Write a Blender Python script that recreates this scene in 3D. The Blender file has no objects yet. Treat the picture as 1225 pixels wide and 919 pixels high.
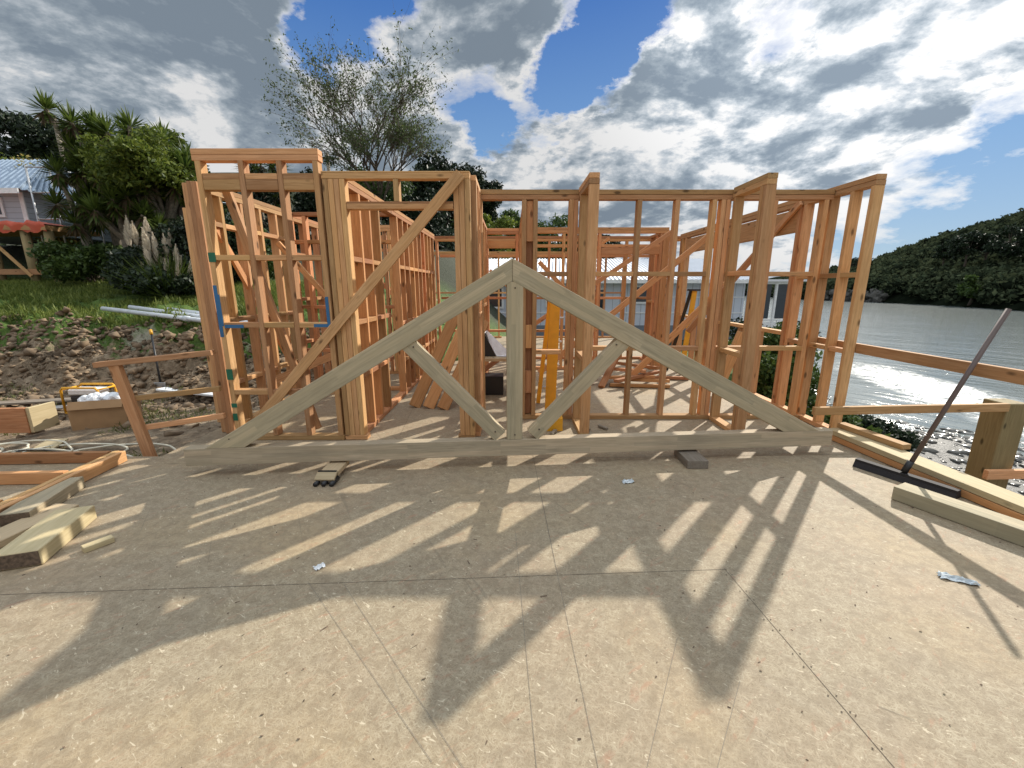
import bpy, bmesh, math, random
import numpy as np
from mathutils import Vector, Matrix, noise as mnoise
random.seed(7); rng = np.random.default_rng(11)
scene = bpy.context.scene
COL = scene.collection
R = math.radians
EYE = 1.45; PITCH = R(13.0); FPX = 505.0        # camera height, downward tilt, focal length in px of a 1225 px wide picture
SUN_AZ = R(41.9); SUN_EL = R(32.5)              # azimuth measured from +Y towards +X
WATER = -3.0

# ------------------------------------------------------------------ materials
def nt(mat):
    mat.use_nodes = True
    t = mat.node_tree; t.nodes.clear()
    out = t.nodes.new('ShaderNodeOutputMaterial')
    b = t.nodes.new('ShaderNodeBsdfPrincipled')
    t.links.new(b.outputs[0], out.inputs[0])
    return t, b, out
def N(t, kind, **kw):
    n = t.nodes.new(kind)
    for k, v in kw.items():
        if k.startswith('i_'): n.inputs[k[2:].replace('_', ' ')].default_value = v
        else: setattr(n, k, v)
    return n
def L(t, a, b): t.links.new(a, b)
def mathn(t, op, a, b=None, clamp=False):
    n = t.nodes.new('ShaderNodeMath'); n.operation = op; n.use_clamp = clamp
    for i, v in enumerate((a, b)):
        if v is None: continue
        if isinstance(v, (int, float)): n.inputs[i].default_value = v
        else: t.links.new(v, n.inputs[i])
    return n.outputs[0]
def ramp(t, fac, stops):
    n = t.nodes.new('ShaderNodeValToRGB'); e = n.color_ramp.elements
    while len(e) < len(stops): e.new(0.5)
    for i, (p, c) in enumerate(stops):
        e[i].position = p
        e[i].color = (c, c, c, 1) if isinstance(c, (int, float)) else (*c, 1)
    t.links.new(fac, n.inputs[0]); return n.outputs[0]
def mixc(t, fac, a, b, blend='MIX'):
    n = t.nodes.new('ShaderNodeMix'); n.data_type = 'RGBA'; n.blend_type = blend
    for s, v in ((0, fac), (6, a), (7, b)):
        if isinstance(v, (int, float)): n.inputs[s].default_value = v
        elif isinstance(v, tuple): n.inputs[s].default_value = (*v, 1)
        else: t.links.new(v, n.inputs[s])
    return n.outputs[2]
def bump(t, b, h, strength=0.3, dist=0.01):
    n = t.nodes.new('ShaderNodeBump'); n.inputs['Strength'].default_value = strength; n.inputs['Distance'].default_value = dist
    t.links.new(h, n.inputs['Height']); t.links.new(n.outputs[0], b.inputs['Normal'])
def coords(t, scale=(1, 1, 1), rot=(0, 0, 0), rand=True):
    tc = t.nodes.new('ShaderNodeTexCoord')
    v = tc.outputs['Object']
    if rand:
        oi = t.nodes.new('ShaderNodeObjectInfo')
        m = t.nodes.new('ShaderNodeMath'); m.operation = 'MULTIPLY'; m.inputs[1].default_value = 57.0
        L(t, oi.outputs['Random'], m.inputs[0])
        a = t.nodes.new('ShaderNodeVectorMath'); a.operation = 'ADD'
        L(t, v, a.inputs[0]); L(t, m.outputs[0], a.inputs[1]); v = a.outputs[0]
    if any(rot):
        vr = t.nodes.new('ShaderNodeVectorRotate'); vr.rotation_type = 'Z_AXIS'; vr.inputs['Angle'].default_value = rot[2]; L(t, v, vr.inputs['Vector']); v = vr.outputs[0]
    mp = t.nodes.new('ShaderNodeMapping'); mp.inputs['Scale'].default_value = scale
    L(t, v, mp.inputs[0]); return mp.outputs[0]
def tex(t, vec, scale, detail=4, rough=0.5, dist=0.0):
    n = t.nodes.new('ShaderNodeTexNoise'); n.inputs['Scale'].default_value = scale; n.inputs['Detail'].default_value = detail
    n.inputs['Roughness'].default_value = rough; n.inputs['Distortion'].default_value = dist
    L(t, vec, n.inputs['Vector']); return n.outputs['Fac']

def wood(name, c1, c2, c3, knots=True, rough=0.75, vari=0.18, lam=False):
    m = bpy.data.materials.new(name); t, b, o = nt(m)
    v = coords(t, (1, 1, .06))
    g = tex(t, v, 70, 3, .6, .6)
    v2 = coords(t, (1, 1, .12)); g2 = tex(t, v2, 9, 3, .5, 1.2)
    c = ramp(t, g, [(.3, c2), (.62, c1)])
    c = mixc(t, ramp(t, g2, [(.35, 0.0), (.7, .75)]), c, c3)
    if knots:
        vo = t.nodes.new('ShaderNodeTexVoronoi'); vo.inputs['Scale'].default_value = 9; L(t, coords(t, (1, 1, .42)), vo.inputs['Vector'])
        k = ramp(t, vo.outputs['Distance'], [(.08, 1.0), (.17, 0.0)])
        c = mixc(t, mathn(t, 'MULTIPLY', k, .85), c, tuple(x * .28 for x in c2))
    if lam:                                            # finger-jointed laminations
        br = t.nodes.new('ShaderNodeTexBrick'); br.inputs['Scale'].default_value = 1.0
        br.inputs['Brick Width'].default_value = .75; br.inputs['Row Height'].default_value = .035; br.inputs['Mortar Size'].default_value = .0
        br.inputs['Color1'].default_value = (.86, .87, .84, 1); br.inputs['Color2'].default_value = (1.16, 1.12, 1.06, 1)
        sx = t.nodes.new('ShaderNodeSeparateXYZ'); L(t, coords(t, (1, 1, 1)), sx.inputs[0])
        cb = t.nodes.new('ShaderNodeCombineXYZ'); L(t, sx.outputs[2], cb.inputs[0]); L(t, sx.outputs[0], cb.inputs[1]); L(t, cb.outputs[0], br.inputs['Vector'])
        c = mixc(t, 1.0, c, br.outputs['Color'], 'MULTIPLY')
    st = tex(t, coords(t, (1, 1, .5)), 2.3, 4, .6)
    c = mixc(t, ramp(t, st, [(.5, 0.0), (.78, .35)]), c, tuple(x * .55 for x in c2))
    oi = t.nodes.new('ShaderNodeObjectInfo')
    hs = t.nodes.new('ShaderNodeHueSaturation')
    mr = t.nodes.new('ShaderNodeMapRange'); mr.inputs[3].default_value = 1 - vari; mr.inputs[4].default_value = 1 + vari
    L(t, oi.outputs['Random'], mr.inputs[0]); L(t, mr.outputs[0], hs.inputs['Value']); L(t, c, hs.inputs['Color'])
    r2 = mathn(t, 'FRACT', mathn(t, 'MULTIPLY', oi.outputs['Random'], 17.3))
    mr2 = t.nodes.new('ShaderNodeMapRange'); mr2.inputs[3].default_value = .488; mr2.inputs[4].default_value = .508
    L(t, r2, mr2.inputs[0]); L(t, mr2.outputs[0], hs.inputs['Hue'])
    L(t, hs.outputs[0], b.inputs['Base Color']); b.inputs['Roughness'].default_value = rough
    b.inputs['Specular IOR Level'].default_value = .25
    bump(t, b, g, .25, .002); return m
def plain(name, col, rough=.6, metal=0, var=.12, sc=8, bs=0, spec=.5):
    m = bpy.data.materials.new(name); t, b, o = nt(m)
    n = tex(t, coords(t), sc, 5, .6)
    c = mixc(t, ramp(t, n, [(.3, 0.0), (.7, 1.0)]), tuple(x * (1 - var) for x in col), tuple(min(1, x * (1 + var)) for x in col))
    L(t, c, b.inputs['Base Color']); b.inputs['Roughness'].default_value = rough; b.inputs['Metallic'].default_value = metal
    b.inputs['Specular IOR Level'].default_value = spec
    if bs: bump(t, b, n, bs, .02)
    return m
def leafm(name, c1, c2, trans=.25, sc=1.2, spec=.3):
    m = bpy.data.materials.new(name); t, b, o = nt(m)
    n = tex(t, coords(t), sc, 4, .7); g = t.nodes.new('ShaderNodeNewGeometry')
    f = mathn(t, 'ADD', mathn(t, 'MULTIPLY', g.outputs['Random Per Island'], .5), mathn(t, 'MULTIPLY', n, .6))
    c = mixc(t, ramp(t, f, [(.25, 0.0), (.8, 1.0)]), c1, c2)
    L(t, c, b.inputs['Base Color']); b.inputs['Roughness'].default_value = .55; b.inputs['Specular IOR Level'].default_value = spec
    tr = t.nodes.new('ShaderNodeBsdfTranslucent'); L(t, c, tr.inputs[0])
    mx = t.nodes.new('ShaderNodeMixShader'); mx.inputs[0].default_value = trans
    L(t, b.outputs[0], mx.inputs[1]); L(t, tr.outputs[0], mx.inputs[2]); L(t, mx.outputs[0], o.inputs[0]); return m

M = {}
M['pine'] = wood('pine_framing', (.60, .37, .185), (.38, .21, .09), (.52, .285, .12), vari=.3)
M['pink'] = wood('pink_treated_pine', (.57, .31, .145), (.38, .18, .075), (.50, .235, .095), vari=.3)
M['pale'] = wood('pale_treated_pine', (.55, .45, .28), (.44, .35, .20), (.50, .40, .24), vari=.1)
M['green'] = wood('green_treated_laminated_pine', (.47, .405, .29), (.31, .27, .19), (.41, .35, .24), knots=False, vari=.06, lam=True)
M['old'] = wood('weathered_timber', (.30, .27, .22), (.2, .17, .13), (.26, .2, .14))
M['post'] = wood('green_brown_post', (.30, .24, .12), (.2, .15, .07), (.26, .2, .1))
M['endgrain'] = plain('dark_end_grain', (.13, .09, .06), .9, sc=60, var=.5)
M['blue_tape'] = plain('blue_building_tape', (.02, .13, .30), .4)
M['green_tape'] = plain('green_marking', (.01, .13, .07), .6)
M['black'] = plain('black_plastic', (.015, .015, .017), .45)
M['bristle'] = plain('dark_bristles', (.02, .018, .02), .8, sc=200, var=.6)
M['handle'] = plain('worn_brown_handle', (.12, .085, .075), .5)
M['steel'] = plain('galvanised_steel', (.45, .46, .47), .4, .8)
M['yellow'] = plain('yellow_fibreglass', (.72, .36, .02), .45)
M['pvc'] = plain('pale_grey_pipe', (.62, .66, .70), .35)
M['white'] = plain('white_paint', (.75, .77, .78), .5)
M['red'] = plain('red_tarpaulin', (.55, .09, .04), .5, sc=3)
M['card'] = plain('brown_cardboard', (.36, .22, .11), .85, sc=5)
M['bag'] = plain('white_plastic_bag', (.72, .74, .76), .35, sc=14)
M['hose'] = plain('pale_hose', (.62, .58, .46), .5)
M['glass'] = plain('dark_window_glass', (.03, .04, .05), .08)
M['trunk'] = plain('grey_brown_bark', (.11, .085, .065), .9, sc=14, var=.5, bs=.5)
M['palebark'] = plain('pale_bark', (.2, .17, .13), .9, sc=14, var=.5, bs=.5)
M['foil'] = plain('crumpled_foil_packet', (.55, .6, .62), .3, .3, sc=30)
M['leaf_dark'] = leafm('dark_pine_foliage', (.008, .016, .010), (.03, .05, .02), .1)
M['leaf_mid'] = leafm('green_foliage', (.022, .048, .012), (.09, .14, .03))
M['leaf_bright'] = leafm('bright_foliage', (.05, .09, .015), (.2, .24, .04), .35)
M['leaf_yellow'] = leafm('yellow_flower_foliage', (.10, .10, .02), (.42, .34, .10), .3)
M['leaf_grey'] = leafm('grey_green_small_leaves', (.035, .055, .02), (.13, .17, .06), .3)
M['blade'] = leafm('sword_leaves', (.022, .045, .01), (.13, .18, .035), .3)
M['plume'] = leafm('cream_plume', (.62, .54, .42), (.8, .74, .62), .4)
M['dry'] = leafm('dead_hanging_leaves', (.07, .05, .03), (.2, .15, .09), .2)

def sidingm(name, col, pitch, axis, dark=.7):       # lapped boards along one axis (object space)
    m = bpy.data.materials.new(name); t, b, o = nt(m)
    tc = t.nodes.new('ShaderNodeTexCoord'); s = t.nodes.new('ShaderNodeSeparateXYZ'); L(t, tc.outputs['Object'], s.inputs[0])
    f = mathn(t, 'FRACT', mathn(t, 'DIVIDE', s.outputs[axis], pitch))
    n = tex(t, coords(t, rand=False), 3, 5, .6)
    c = mixc(t, n, tuple(x * .88 for x in col), tuple(min(1, x * 1.1) for x in col))
    c = mixc(t, ramp(t, f, [(.04, 1.0), (.09, 0.0)]), c, tuple(x * dark * .5 for x in col))
    L(t, c, b.inputs['Base Color']); b.inputs['Roughness'].default_value = .55
    bump(t, b, f, .6, .03); return m
M['blue_side'] = sidingm('pale_blue_weatherboard', (.44, .51, .58), .16, 2)
M['blue_batten'] = sidingm('pale_blue_panel_cladding', (.56, .62, .71), .30, 0, .9)
M['cream_side'] = sidingm('grey_green_weatherboard', (.36, .40, .38), .18, 2)
def roofm(name, col):
    m = bpy.data.materials.new(name); t, b, o = nt(m)
    n = tex(t, coords(t), 2.5, 5, .6)
    L(t, mixc(t, n, tuple(x * .8 for x in col), col), b.inputs['Base Color']); b.inputs['Roughness'].default_value = .45; b.inputs['Metallic'].default_value = .2
    return m
M['roof_white'] = roofm('white_iron_roof', (.78, .80, .84)); M['roof_blue'] = roofm('blue_grey_iron_roof', (.30, .38, .48))

# floor: particle board with visible strands
def floor_mat():
    m = bpy.data.materials.new('particle_board_floor'); t, b, o = nt(m)
    g = []
    for a, s in ((.3, 1), (1.0, 1.3), (1.75, .9), (2.5, 1.15)):
        v = coords(t, (1, .2, 1), (0, 0, a), rand=False); g.append(tex(t, v, 150 * s, 2, .5, .7))
    mx = mathn(t, 'MAXIMUM', mathn(t, 'MAXIMUM', g[0], g[1]), mathn(t, 'MAXIMUM', g[2], g[3]))
    c = ramp(t, mx, [(.46, (.24, .188, .122)), (.60, (.345, .285, .194)), (.76, (.43, .37, .268))])
    big = tex(t, coords(t, rand=False), .9, 5, .6)
    c = mixc(t, ramp(t, big, [(.45, 0.0), (.70, .32)]), c, (.42, .29, .19))
    med = tex(t, coords(t, rand=False), 4.5, 6, .7)
    c = mixc(t, ramp(t, med, [(.50, 0.0), (.72, .42)]), c, (.27, .225, .165))
    fine = tex(t, coords(t, rand=False), 190, 2, .6)
    c = mixc(t, ramp(t, fine, [(.28, .35), (.40, 0.0)]), c, (.18, .13, .08))
    red = tex(t, coords(t, (1, .3, 1), (0, 0, .9), rand=False), 28, 3, .6, .8)
    c = mixc(t, ramp(t, red, [(.60, 0.0), (.70, .45)]), c, (.36, .18, .11))
    st = tex(t, coords(t, rand=False), 2.1, 6, .72, 1.2)
    c = mixc(t, ramp(t, st, [(.56, 0.0), (.66, .38)]), c, (.19, .145, .10))
    yl = tex(t, coords(t, (1, 1, 1), (0, 0, .4), rand=False), 1.1, 3, .5)
    c = mixc(t, ramp(t, yl, [(.50, 0.0), (.66, .35)]), c, (.42, .31, .17))
    sc_ = tex(t, coords(t, (1, .03, 1), (0, 0, 2.6), rand=False), 30, 2, .5, .3)
    c = mixc(t, ramp(t, sc_, [(.68, 0.0), (.72, .35)]), c, (.17, .14, .10))
    mo = tex(t, coords(t, rand=False), 17, 5, .7, .6)
    c = mixc(t, ramp(t, mo, [(.40, .5), (.56, 0.0)]), c, (.22, .17, .11))
    spk = tex(t, coords(t, (1, .35, 1), (0, 0, 2.1), rand=False), 60, 2, .5, 1.5)
    c = mixc(t, ramp(t, spk, [(.66, 0.0), (.72, .7)]), c, (.60, .52, .38))
    L(t, c, b.inputs['Base Color']); b.inputs['Roughness'].default_value = .72; b.inputs['Specular IOR Level'].default_value = .3
    bump(t, b, mathn(t, 'ADD', mx, fine), .35, .0025); return m
M['floor'] = floor_mat()
M['gap'] = plain('dark_sheet_joint', (.09, .07, .05), .9)
M['chalk'] = plain('pencil_and_chalk_lines', (.20, .175, .14), .9)

def ground_mat():
    m = bpy.data.materials.new('earth_and_grass'); t, b, o = nt(m)
    v = coords(t, rand=False)
    n1 = tex(t, v, 1.4, 8, .7, .5); n2 = tex(t, v, 7, 8, .75); n3 = tex(t, v, .45, 4, .6)
    dirt = ramp(t, n2, [(.3, (.09, .065, .04)), (.5, (.24, .175, .11)), (.62, (.36, .28, .19)), (.75, (.15, .10, .06))])
    grass = ramp(t, n2, [(.3, (.035, .07, .012)), (.6, (.10, .17, .025)), (.8, (.2, .22, .07))])
    sx = t.nodes.new('ShaderNodeSeparateXYZ'); L(t, v, sx.inputs[0])
    # grass on the higher slope at the back left, patches lower down
    hi = t.nodes.new('ShaderNodeMapRange'); hi.inputs[1].default_value = 8.3; hi.inputs[2].default_value = 9.4; L(t, mathn(t, 'ADD', sx.outputs[1], mathn(t, 'MULTIPLY', n3, 1.5)), hi.inputs[0])
    f = mathn(t, 'ADD', mathn(t, 'MULTIPLY', hi.outputs[0], .62), mathn(t, 'MULTIPLY', n1, .75))
    gm = ramp(t, f, [(.52, 0.0), (.62, 1.0)])
    c = mixc(t, gm, dirt, grass)
    n5 = tex(t, v, .8, 5, .6)
    c = mixc(t, ramp(t, n5, [(.60, 0.0), (.66, .8)]), c, (.42, .38, .30))
    far = t.nodes.new('ShaderNodeMapRange'); far.inputs[1].default_value = 13; far.inputs[2].default_value = 16; L(t, sx.outputs[1], far.inputs[0])
    c = mixc(t, far.outputs[0], c, (.035, .04, .02))
    # wet rock and shell below the bank
    lo = t.nodes.new('ShaderNodeMapRange'); lo.inputs[1].default_value = -1.9; lo.inputs[2].default_value = -2.5; L(t, sx.outputs[2], lo.inputs[0])
    rock = ramp(t, n2, [(.3, (.05, .05, .045)), (.6, (.22, .21, .19)), (.8, (.4, .38, .34))])
    c = mixc(t, lo.outputs[0], c, rock)
    L(t, c, b.inputs['Base Color'])
    rr = t.nodes.new('ShaderNodeMapRange'); rr.inputs[3].default_value = .95; rr.inputs[4].default_value = .55; L(t, lo.outputs[0], rr.inputs[0]); L(t, rr.outputs[0], b.inputs['Roughness'])
    bump(t, b, n2, .9, .08); return m
M['ground'] = ground_mat()

def water_mat():
    m = bpy.data.materials.new('sea_water'); t, b, o = nt(m)
    v = coords(t, (1, 1, 1), (0, 0, R(-35)), rand=False)
    mp = t.nodes.new('ShaderNodeMapping'); mp.inputs['Scale'].default_value = (1, .35, 1); L(t, v, mp.inputs[0])
    w1 = tex(t, mp.outputs[0], 1.3, 6, .62, .4); w2 = tex(t, mp.outputs[0], .22, 4, .6)
    h = mathn(t, 'ADD', mathn(t, 'MULTIPLY', w1, .6), mathn(t, 'MULTIPLY', w2, 1.6))
    bump(t, b, h, .30, .30)
    tc = t.nodes.new('ShaderNodeTexCoord'); sx = t.nodes.new('ShaderNodeSeparateXYZ'); L(t, tc.outputs['Object'], sx.inputs[0])
    # breaking wave: a band running along the shore
    a = mathn(t, 'SUBTRACT', sx.outputs[0], mathn(t, 'MULTIPLY', sx.outputs[1], .22))
    wob = mathn(t, 'MULTIPLY', tex(t, tc.outputs['Object'], .35, 4, .6), 2.0)
    d = mathn(t, 'ABSOLUTE', mathn(t, 'SUBTRACT', mathn(t, 'ADD', a, wob), 15.8))
    foam_n = tex(t, tc.outputs['Object'], 3.2, 8, .8)
    yfade = t.nodes.new('ShaderNodeMapRange'); yfade.inputs[1].default_value = 26; yfade.inputs[2].default_value = 18; L(t, sx.outputs[1], yfade.inputs[0])
    fm = mathn(t, 'MULTIPLY', ramp(t, mathn(t, 'DIVIDE', d, 3.0), [(.1, 1.0), (.75, 0.0)]), ramp(t, foam_n, [(.42, 0.0), (.56, 1.0)]))
    fm = mathn(t, 'MULTIPLY', fm, yfade.outputs[0])
    c = mixc(t, fm, (.17, .195, .19), (.8, .82, .83))
    L(t, c, b.inputs['Base Color'])
    mr = t.nodes.new('ShaderNodeMapRange'); mr.inputs[3].default_value = .12; mr.inputs[4].default_value = .8; L(t, fm, mr.inputs[0]); L(t, mr.outputs[0], b.inputs['Roughness'])
    b.inputs['IOR'].default_value = 1.33
    return m
M['water'] = water_mat()

# ------------------------------------------------------------------ object helpers
WM = {}
def meta(o, label=None, cat=None, group=None, kind=None):
    if label: o['label'] = label
    if cat: o['category'] = cat
    if group: o['group'] = group
    if kind: o['kind'] = kind
    return o
def thing(name, label, cat, loc=(0, 0, 0), group=None):
    o = bpy.data.objects.new(name, None); COL.objects.link(o); o.location = loc; o.empty_display_size = .2
    WM[o.name] = Matrix.Translation(Vector(loc)); return meta(o, label, cat, group)
def place(o, mw, parent=None):
    COL.objects.link(o)
    if parent:
        o.parent = parent; o.matrix_parent_inverse = WM[parent.name].inverted()
    o.matrix_basis = mw; WM[o.name] = mw.copy(); return o
def mesh_obj(name, verts, faces, mat, parent=None, smooth=False, mw=None):
    me = bpy.data.meshes.new(name); me.from_pydata([tuple(v) for v in verts], [], faces); me.update()
    if mat: me.materials.append(mat)
    if smooth: me.polygons.foreach_set('use_smooth', [True] * len(me.polygons))
    return place(bpy.data.objects.new(name, me), mw or Matrix.Identity(4), parent)
def bm_obj(name, bm, mat, parent=None, mw=None, smooth=False):
    me = bpy.data.meshes.new(name); bmesh.ops.recalc_face_normals(bm, faces=bm.faces); bm.to_mesh(me); bm.free()
    if mat: me.materials.append(mat)
    if smooth: me.polygons.foreach_set('use_smooth', [True] * len(me.polygons))
    return place(bpy.data.objects.new(name, me), mw or Matrix.Identity(4), parent)
_cache = {}
def boxmesh(w, d, l, mat, bev=.0025):
    k = (round(w, 4), round(d, 4), round(l, 3), mat.name)
    if k in _cache: return _cache[k]
    bm = bmesh.new(); bmesh.ops.create_cube(bm, size=1)
    bmesh.ops.scale(bm, vec=(w, d, l), verts=bm.verts)
    if bev and min(w, d, l) > bev * 4: bmesh.ops.bevel(bm, geom=bm.edges[:], offset=bev, segments=1, affect='EDGES')
    me = bpy.data.meshes.new('timber'); bm.to_mesh(me); bm.free(); me.materials.append(mat); _cache[k] = me; return me
def lumber(name, p0, p1, w, th, mat, parent=None, normal=(0, -1, 0), bev=.0025):
    """board from p0 to p1 (centre line), w wide across, th thick along normal; local Z is the grain"""
    p0, p1 = Vector(p0), Vector(p1); z = (p1 - p0); l = z.length; z.normalize()
    n = Vector(normal); y = (n - z * n.dot(z)).normalized(); x = y.cross(z)
    mw = Matrix((x, y, z)).transposed().to_4x4(); mw.translation = (p0 + p1) / 2
    return place(bpy.data.objects.new(name, boxmesh(w, th, l, mat, bev)), mw, parent)
def box(name, lo, hi, mat, parent=None, bev=.0025):
    lo, hi = Vector(lo), Vector(hi); s = hi - lo; c = (lo + hi) / 2; a = max(range(3), key=lambda i: s[i])
    d = Vector((0, 0, 0)); d[a] = s[a] / 2
    if a == 2: return lumber(name, c - d, c + d, s.x, s.y, mat, parent, (0, 1, 0), bev)
    if a == 0: return lumber(name, c - d, c + d, s.z, s.y, mat, parent, (0, 1, 0), bev)
    return lumber(name, c - d, c + d, s.z, s.x, mat, parent, (1, 0, 0), bev)
def tube_bm(bm, pts, radii, seg=8, caps=True):
    rings = []
    for i, p in enumerate(pts):
        p = Vector(p); a = Vector(pts[min(i + 1, len(pts) - 1)]) - Vector(pts[max(i - 1, 0)])
        a.normalize(); u = a.orthogonal().normalized() if i == 0 else (u - a * u.dot(a)).normalized(); v = a.cross(u)
        r = radii[i] if isinstance(radii, (list, tuple)) else radii
        rings.append([bm.verts.new(p + (u * math.cos(k * 2 * math.pi / seg) + v * math.sin(k * 2 * math.pi / seg)) * r) for k in range(seg)])
    for a, b in zip(rings, rings[1:]):
        for k in range(seg): bm.faces.new((a[k], a[(k + 1) % seg], b[(k + 1) % seg], b[k]))
    if caps: bm.faces.new(rings[0][::-1]); bm.faces.new(rings[-1])
def tube(name, pts, r, mat, parent=None, seg=8):
    bm = bmesh.new(); tube_bm(bm, pts, r, seg); return bm_obj(name, bm, mat, parent, smooth=True)

# ------------------------------------------------------------------ terrain
def sstep(a, b, x):
    t = min(1, max(0, (x - a) / (b - a))); return t * t * (3 - 2 * t)
def bank_x(y): return 3.7 + (min(y, 19.5) - 7) * .70 if y > 7 else 3.7
def gz(x, y):
    n = mnoise.fractal(Vector((x * .5, y * .5, 3.1)), 1.0, 2.0, 4)
    base = -.42 if x < 0 else -.75
    z = base + .05 * n
    if x < 1:                                       # left: rough spoil heap, grassy slope, then the wooded hill
        w = sstep(1, -3.6, x)
        s = y + max(0, -x - 7) * .12
        z += w * (1.15 * sstep(6.6, 9.0, s) + .75 * sstep(9, 13, s) + 1.6 * sstep(13, 20, s) + 7.0 * sstep(20, 46, s))
        m = sstep(6.3, 7.6, y) * (1 - sstep(9.5, 11.5, y)) * w * sstep(-3.2, -4.6, x)
        z += m * (.30 * mnoise.fractal(Vector((x * 1.3, y * 1.3, 0)), .5, 2.1, 7) + .05 * mnoise.noise(Vector((x * 6, y * 6, 4))))
    z += 4.5 * sstep(30, 60, y) * sstep(12, -5, x)
    bx = bank_x(y)
    if x > bx - .3:
        z = z * (1 - sstep(bx - .3, bx + 2.8, x)) + (-2.45) * sstep(bx - .3, bx + 2.8, x)
        z -= (.11 + .5 * sstep(11, 16, y)) * max(0, x - bx - 2.8 + 2 * sstep(11, 16, y)) - .10 * n * (x > bx + 2)
        z = max(z, -6)
    return z
def grid(name, xs, ys, f, mat, kind='structure', smooth=True):
    vs = [(x, y, f(x, y)) for y in ys for x in xs]; nx = len(xs)
    fs = [(j * nx + i, j * nx + i + 1, (j + 1) * nx + i + 1, (j + 1) * nx + i) for j in range(len(ys) - 1) for i in range(nx - 1)]
    o = mesh_obj(name, vs, fs, mat, None, smooth); o['kind'] = kind; return o
def steps(*segs):
    out = []
    for a, b, s in segs:
        k = max(1, int(round((b - a) / s)))
        out += [a + (b - a) * i / k for i in range(k)]
    return out + [segs[-1][1]]
grid('ground', steps((-200, -40, 12), (-40, -15, 1.6), (-15, -3, .09), (-3, 4, .7), (4, 20, .4), (20, 60, 8)),
     steps((-60, -6, 6), (-6, 3, 1), (3, 5.5, .2), (5.5, 10.5, .09), (10.5, 13, .2), (13, 50, 1.2), (50, 260, 15)), gz, M['ground'])
# sea
w = mesh_obj('sea_water', [(-10, -300, WATER), (2500, -300, WATER), (2500, 2500, WATER), (-10, 2500, WATER)], [(0, 1, 2, 3)], M['water']); w['kind'] = 'structure'

# ------------------------------------------------------------------ house floor
def floor():
    P = [(-7.5, -4, 0), (3.36, -4, 0), (3.36, 12.6, 0), (-3.07, 12.6, 0), (-3.07, 3.46, 0), (-7.5, 3.46, 0)]
    v = P + [(x, y, -.02) for x, y, z in P]; n = len(P)
    f = [tuple(range(n)), tuple(range(2 * n - 1, n - 1, -1))] + [(i, i + n, (i + 1) % n + n, (i + 1) % n) for i in range(n)]
    o = mesh_obj('floor', v, f, M['floor']); o['kind'] = 'structure'
    def strips(name, segs, wd, mat, z):
        vv, ff = [], []
        for (x0, y0), (x1, y1) in segs:
            d = Vector((x1 - x0, y1 - y0)).normalized(); nn = Vector((-d.y, d.x)) * wd / 2; k = len(vv)
            vv += [(x0 + nn.x, y0 + nn.y, z), (x0 - nn.x, y0 - nn.y, z), (x1 - nn.x, y1 - nn.y, z), (x1 + nn.x, y1 + nn.y, z)]
            ff.append((k, k + 1, k + 2, k + 3))
        mesh_obj(name, vv, ff, mat, o)
    strips('sheet_joint', [((-7, 1.52), (1.13, 1.945)), ((1.12, 1.95), (1.235, .2)), ((.17, 3.9), (.235, 1.9)), ((-1.3, 5.9), (-1.12, 4.0)), ((-3, 3.3), (3.3, 3.52)), ((.9, 6.8), (3.3, 6.95)), ((-3, 9), (3.3, 9.1))], .0022, M['gap'], .0012)
    strips('chalk_line', [((-1.03, 1.85), (-.25, 1.02)), ((-.84, 1.83), (.02, .8)), ((.02, 2.3), (.08, .9)), ((.86, 1.3), (.25, .5)), ((.7, 1.5), (.3, .8)), ((1.3, 1.2), (1.38, 1.15)), ((.2, 2.9), (.27, .9))], .0016, M['chalk'], .0018)
    # short nail heads along the joint
    vv, ff = [], []
    for i in range(26):
        for s in (-.015, .015):
            x = 1.12 + s + (i * .06) * .066; y = 1.9 - i * .06; k = len(vv)
            if i % 3 == 1: continue
            vv += [(x + .0035 * math.cos(a), y + .0035 * math.sin(a), .0022) for a in (0, 1.26, 2.5, 3.8, 5)]; ff.append(tuple(range(k, k + 5)))
    mesh_obj('nail_head', vv, ff, M['gap'], o)
    vv, ff = [], []
    for i in range(340):                            # sawdust, splinters and staples on the sheets
        x, y = random.uniform(-2.6, 3.0), random.uniform(.3, 3.2); a = random.random() * 6.28; l = random.uniform(.002, .006) * (3 if random.random() < .08 else 1); ww = random.uniform(.001, .003)
        dx, dy = math.cos(a), math.sin(a); k = len(vv); h = .0015 + ww
        vv += [(x + dx * l - dy * ww, y + dy * l + dx * ww, .0015), (x - dx * l - dy * ww, y - dy * l + dx * ww, .0015), (x - dx * l + dy * ww, y - dy * l - dx * ww, h), (x + dx * l + dy * ww, y + dy * l - dx * ww, h)]
        ff.append((k, k + 1, k + 2, k + 3))
    s = mesh_obj('sawdust', vv, ff, M['endgrain']); meta(s, 'small wood splinters and dirt specks scattered on the particle board floor', 'debris', kind='stuff')
floor()
b = thing('floor_framing', 'timber joists and bearers carrying the particle board floor', 'floor framing', (0, 4, -.3)); 
box('boundary_joist', (3.30, -4, -.26), (3.345, 12.6, -.021), M['pine'], b)
box('boundary_joist', (-7.5, 3.41, -.26), (-3.1, 3.455, -.021), M['pine'], b)
box('boundary_joist', (-3.06, 3.456, -.26), (-3.015, 12.6, -.021), M['pine'], b)
for y in (-3, 0, 3, 6, 9, 12): box('bearer', (-3, y, -.41), (3.3, y + .09, -.262), M['pale'], b)
for y in (3.1, 6.1, 9.1, 12): 
    for x in (3.1, -2.95): box('pile', (x - .07, y, gz(x, y) - .3 if x < 3 else -2.2), (x + .07, y + .14, -.411), M['post'], b)

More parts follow.
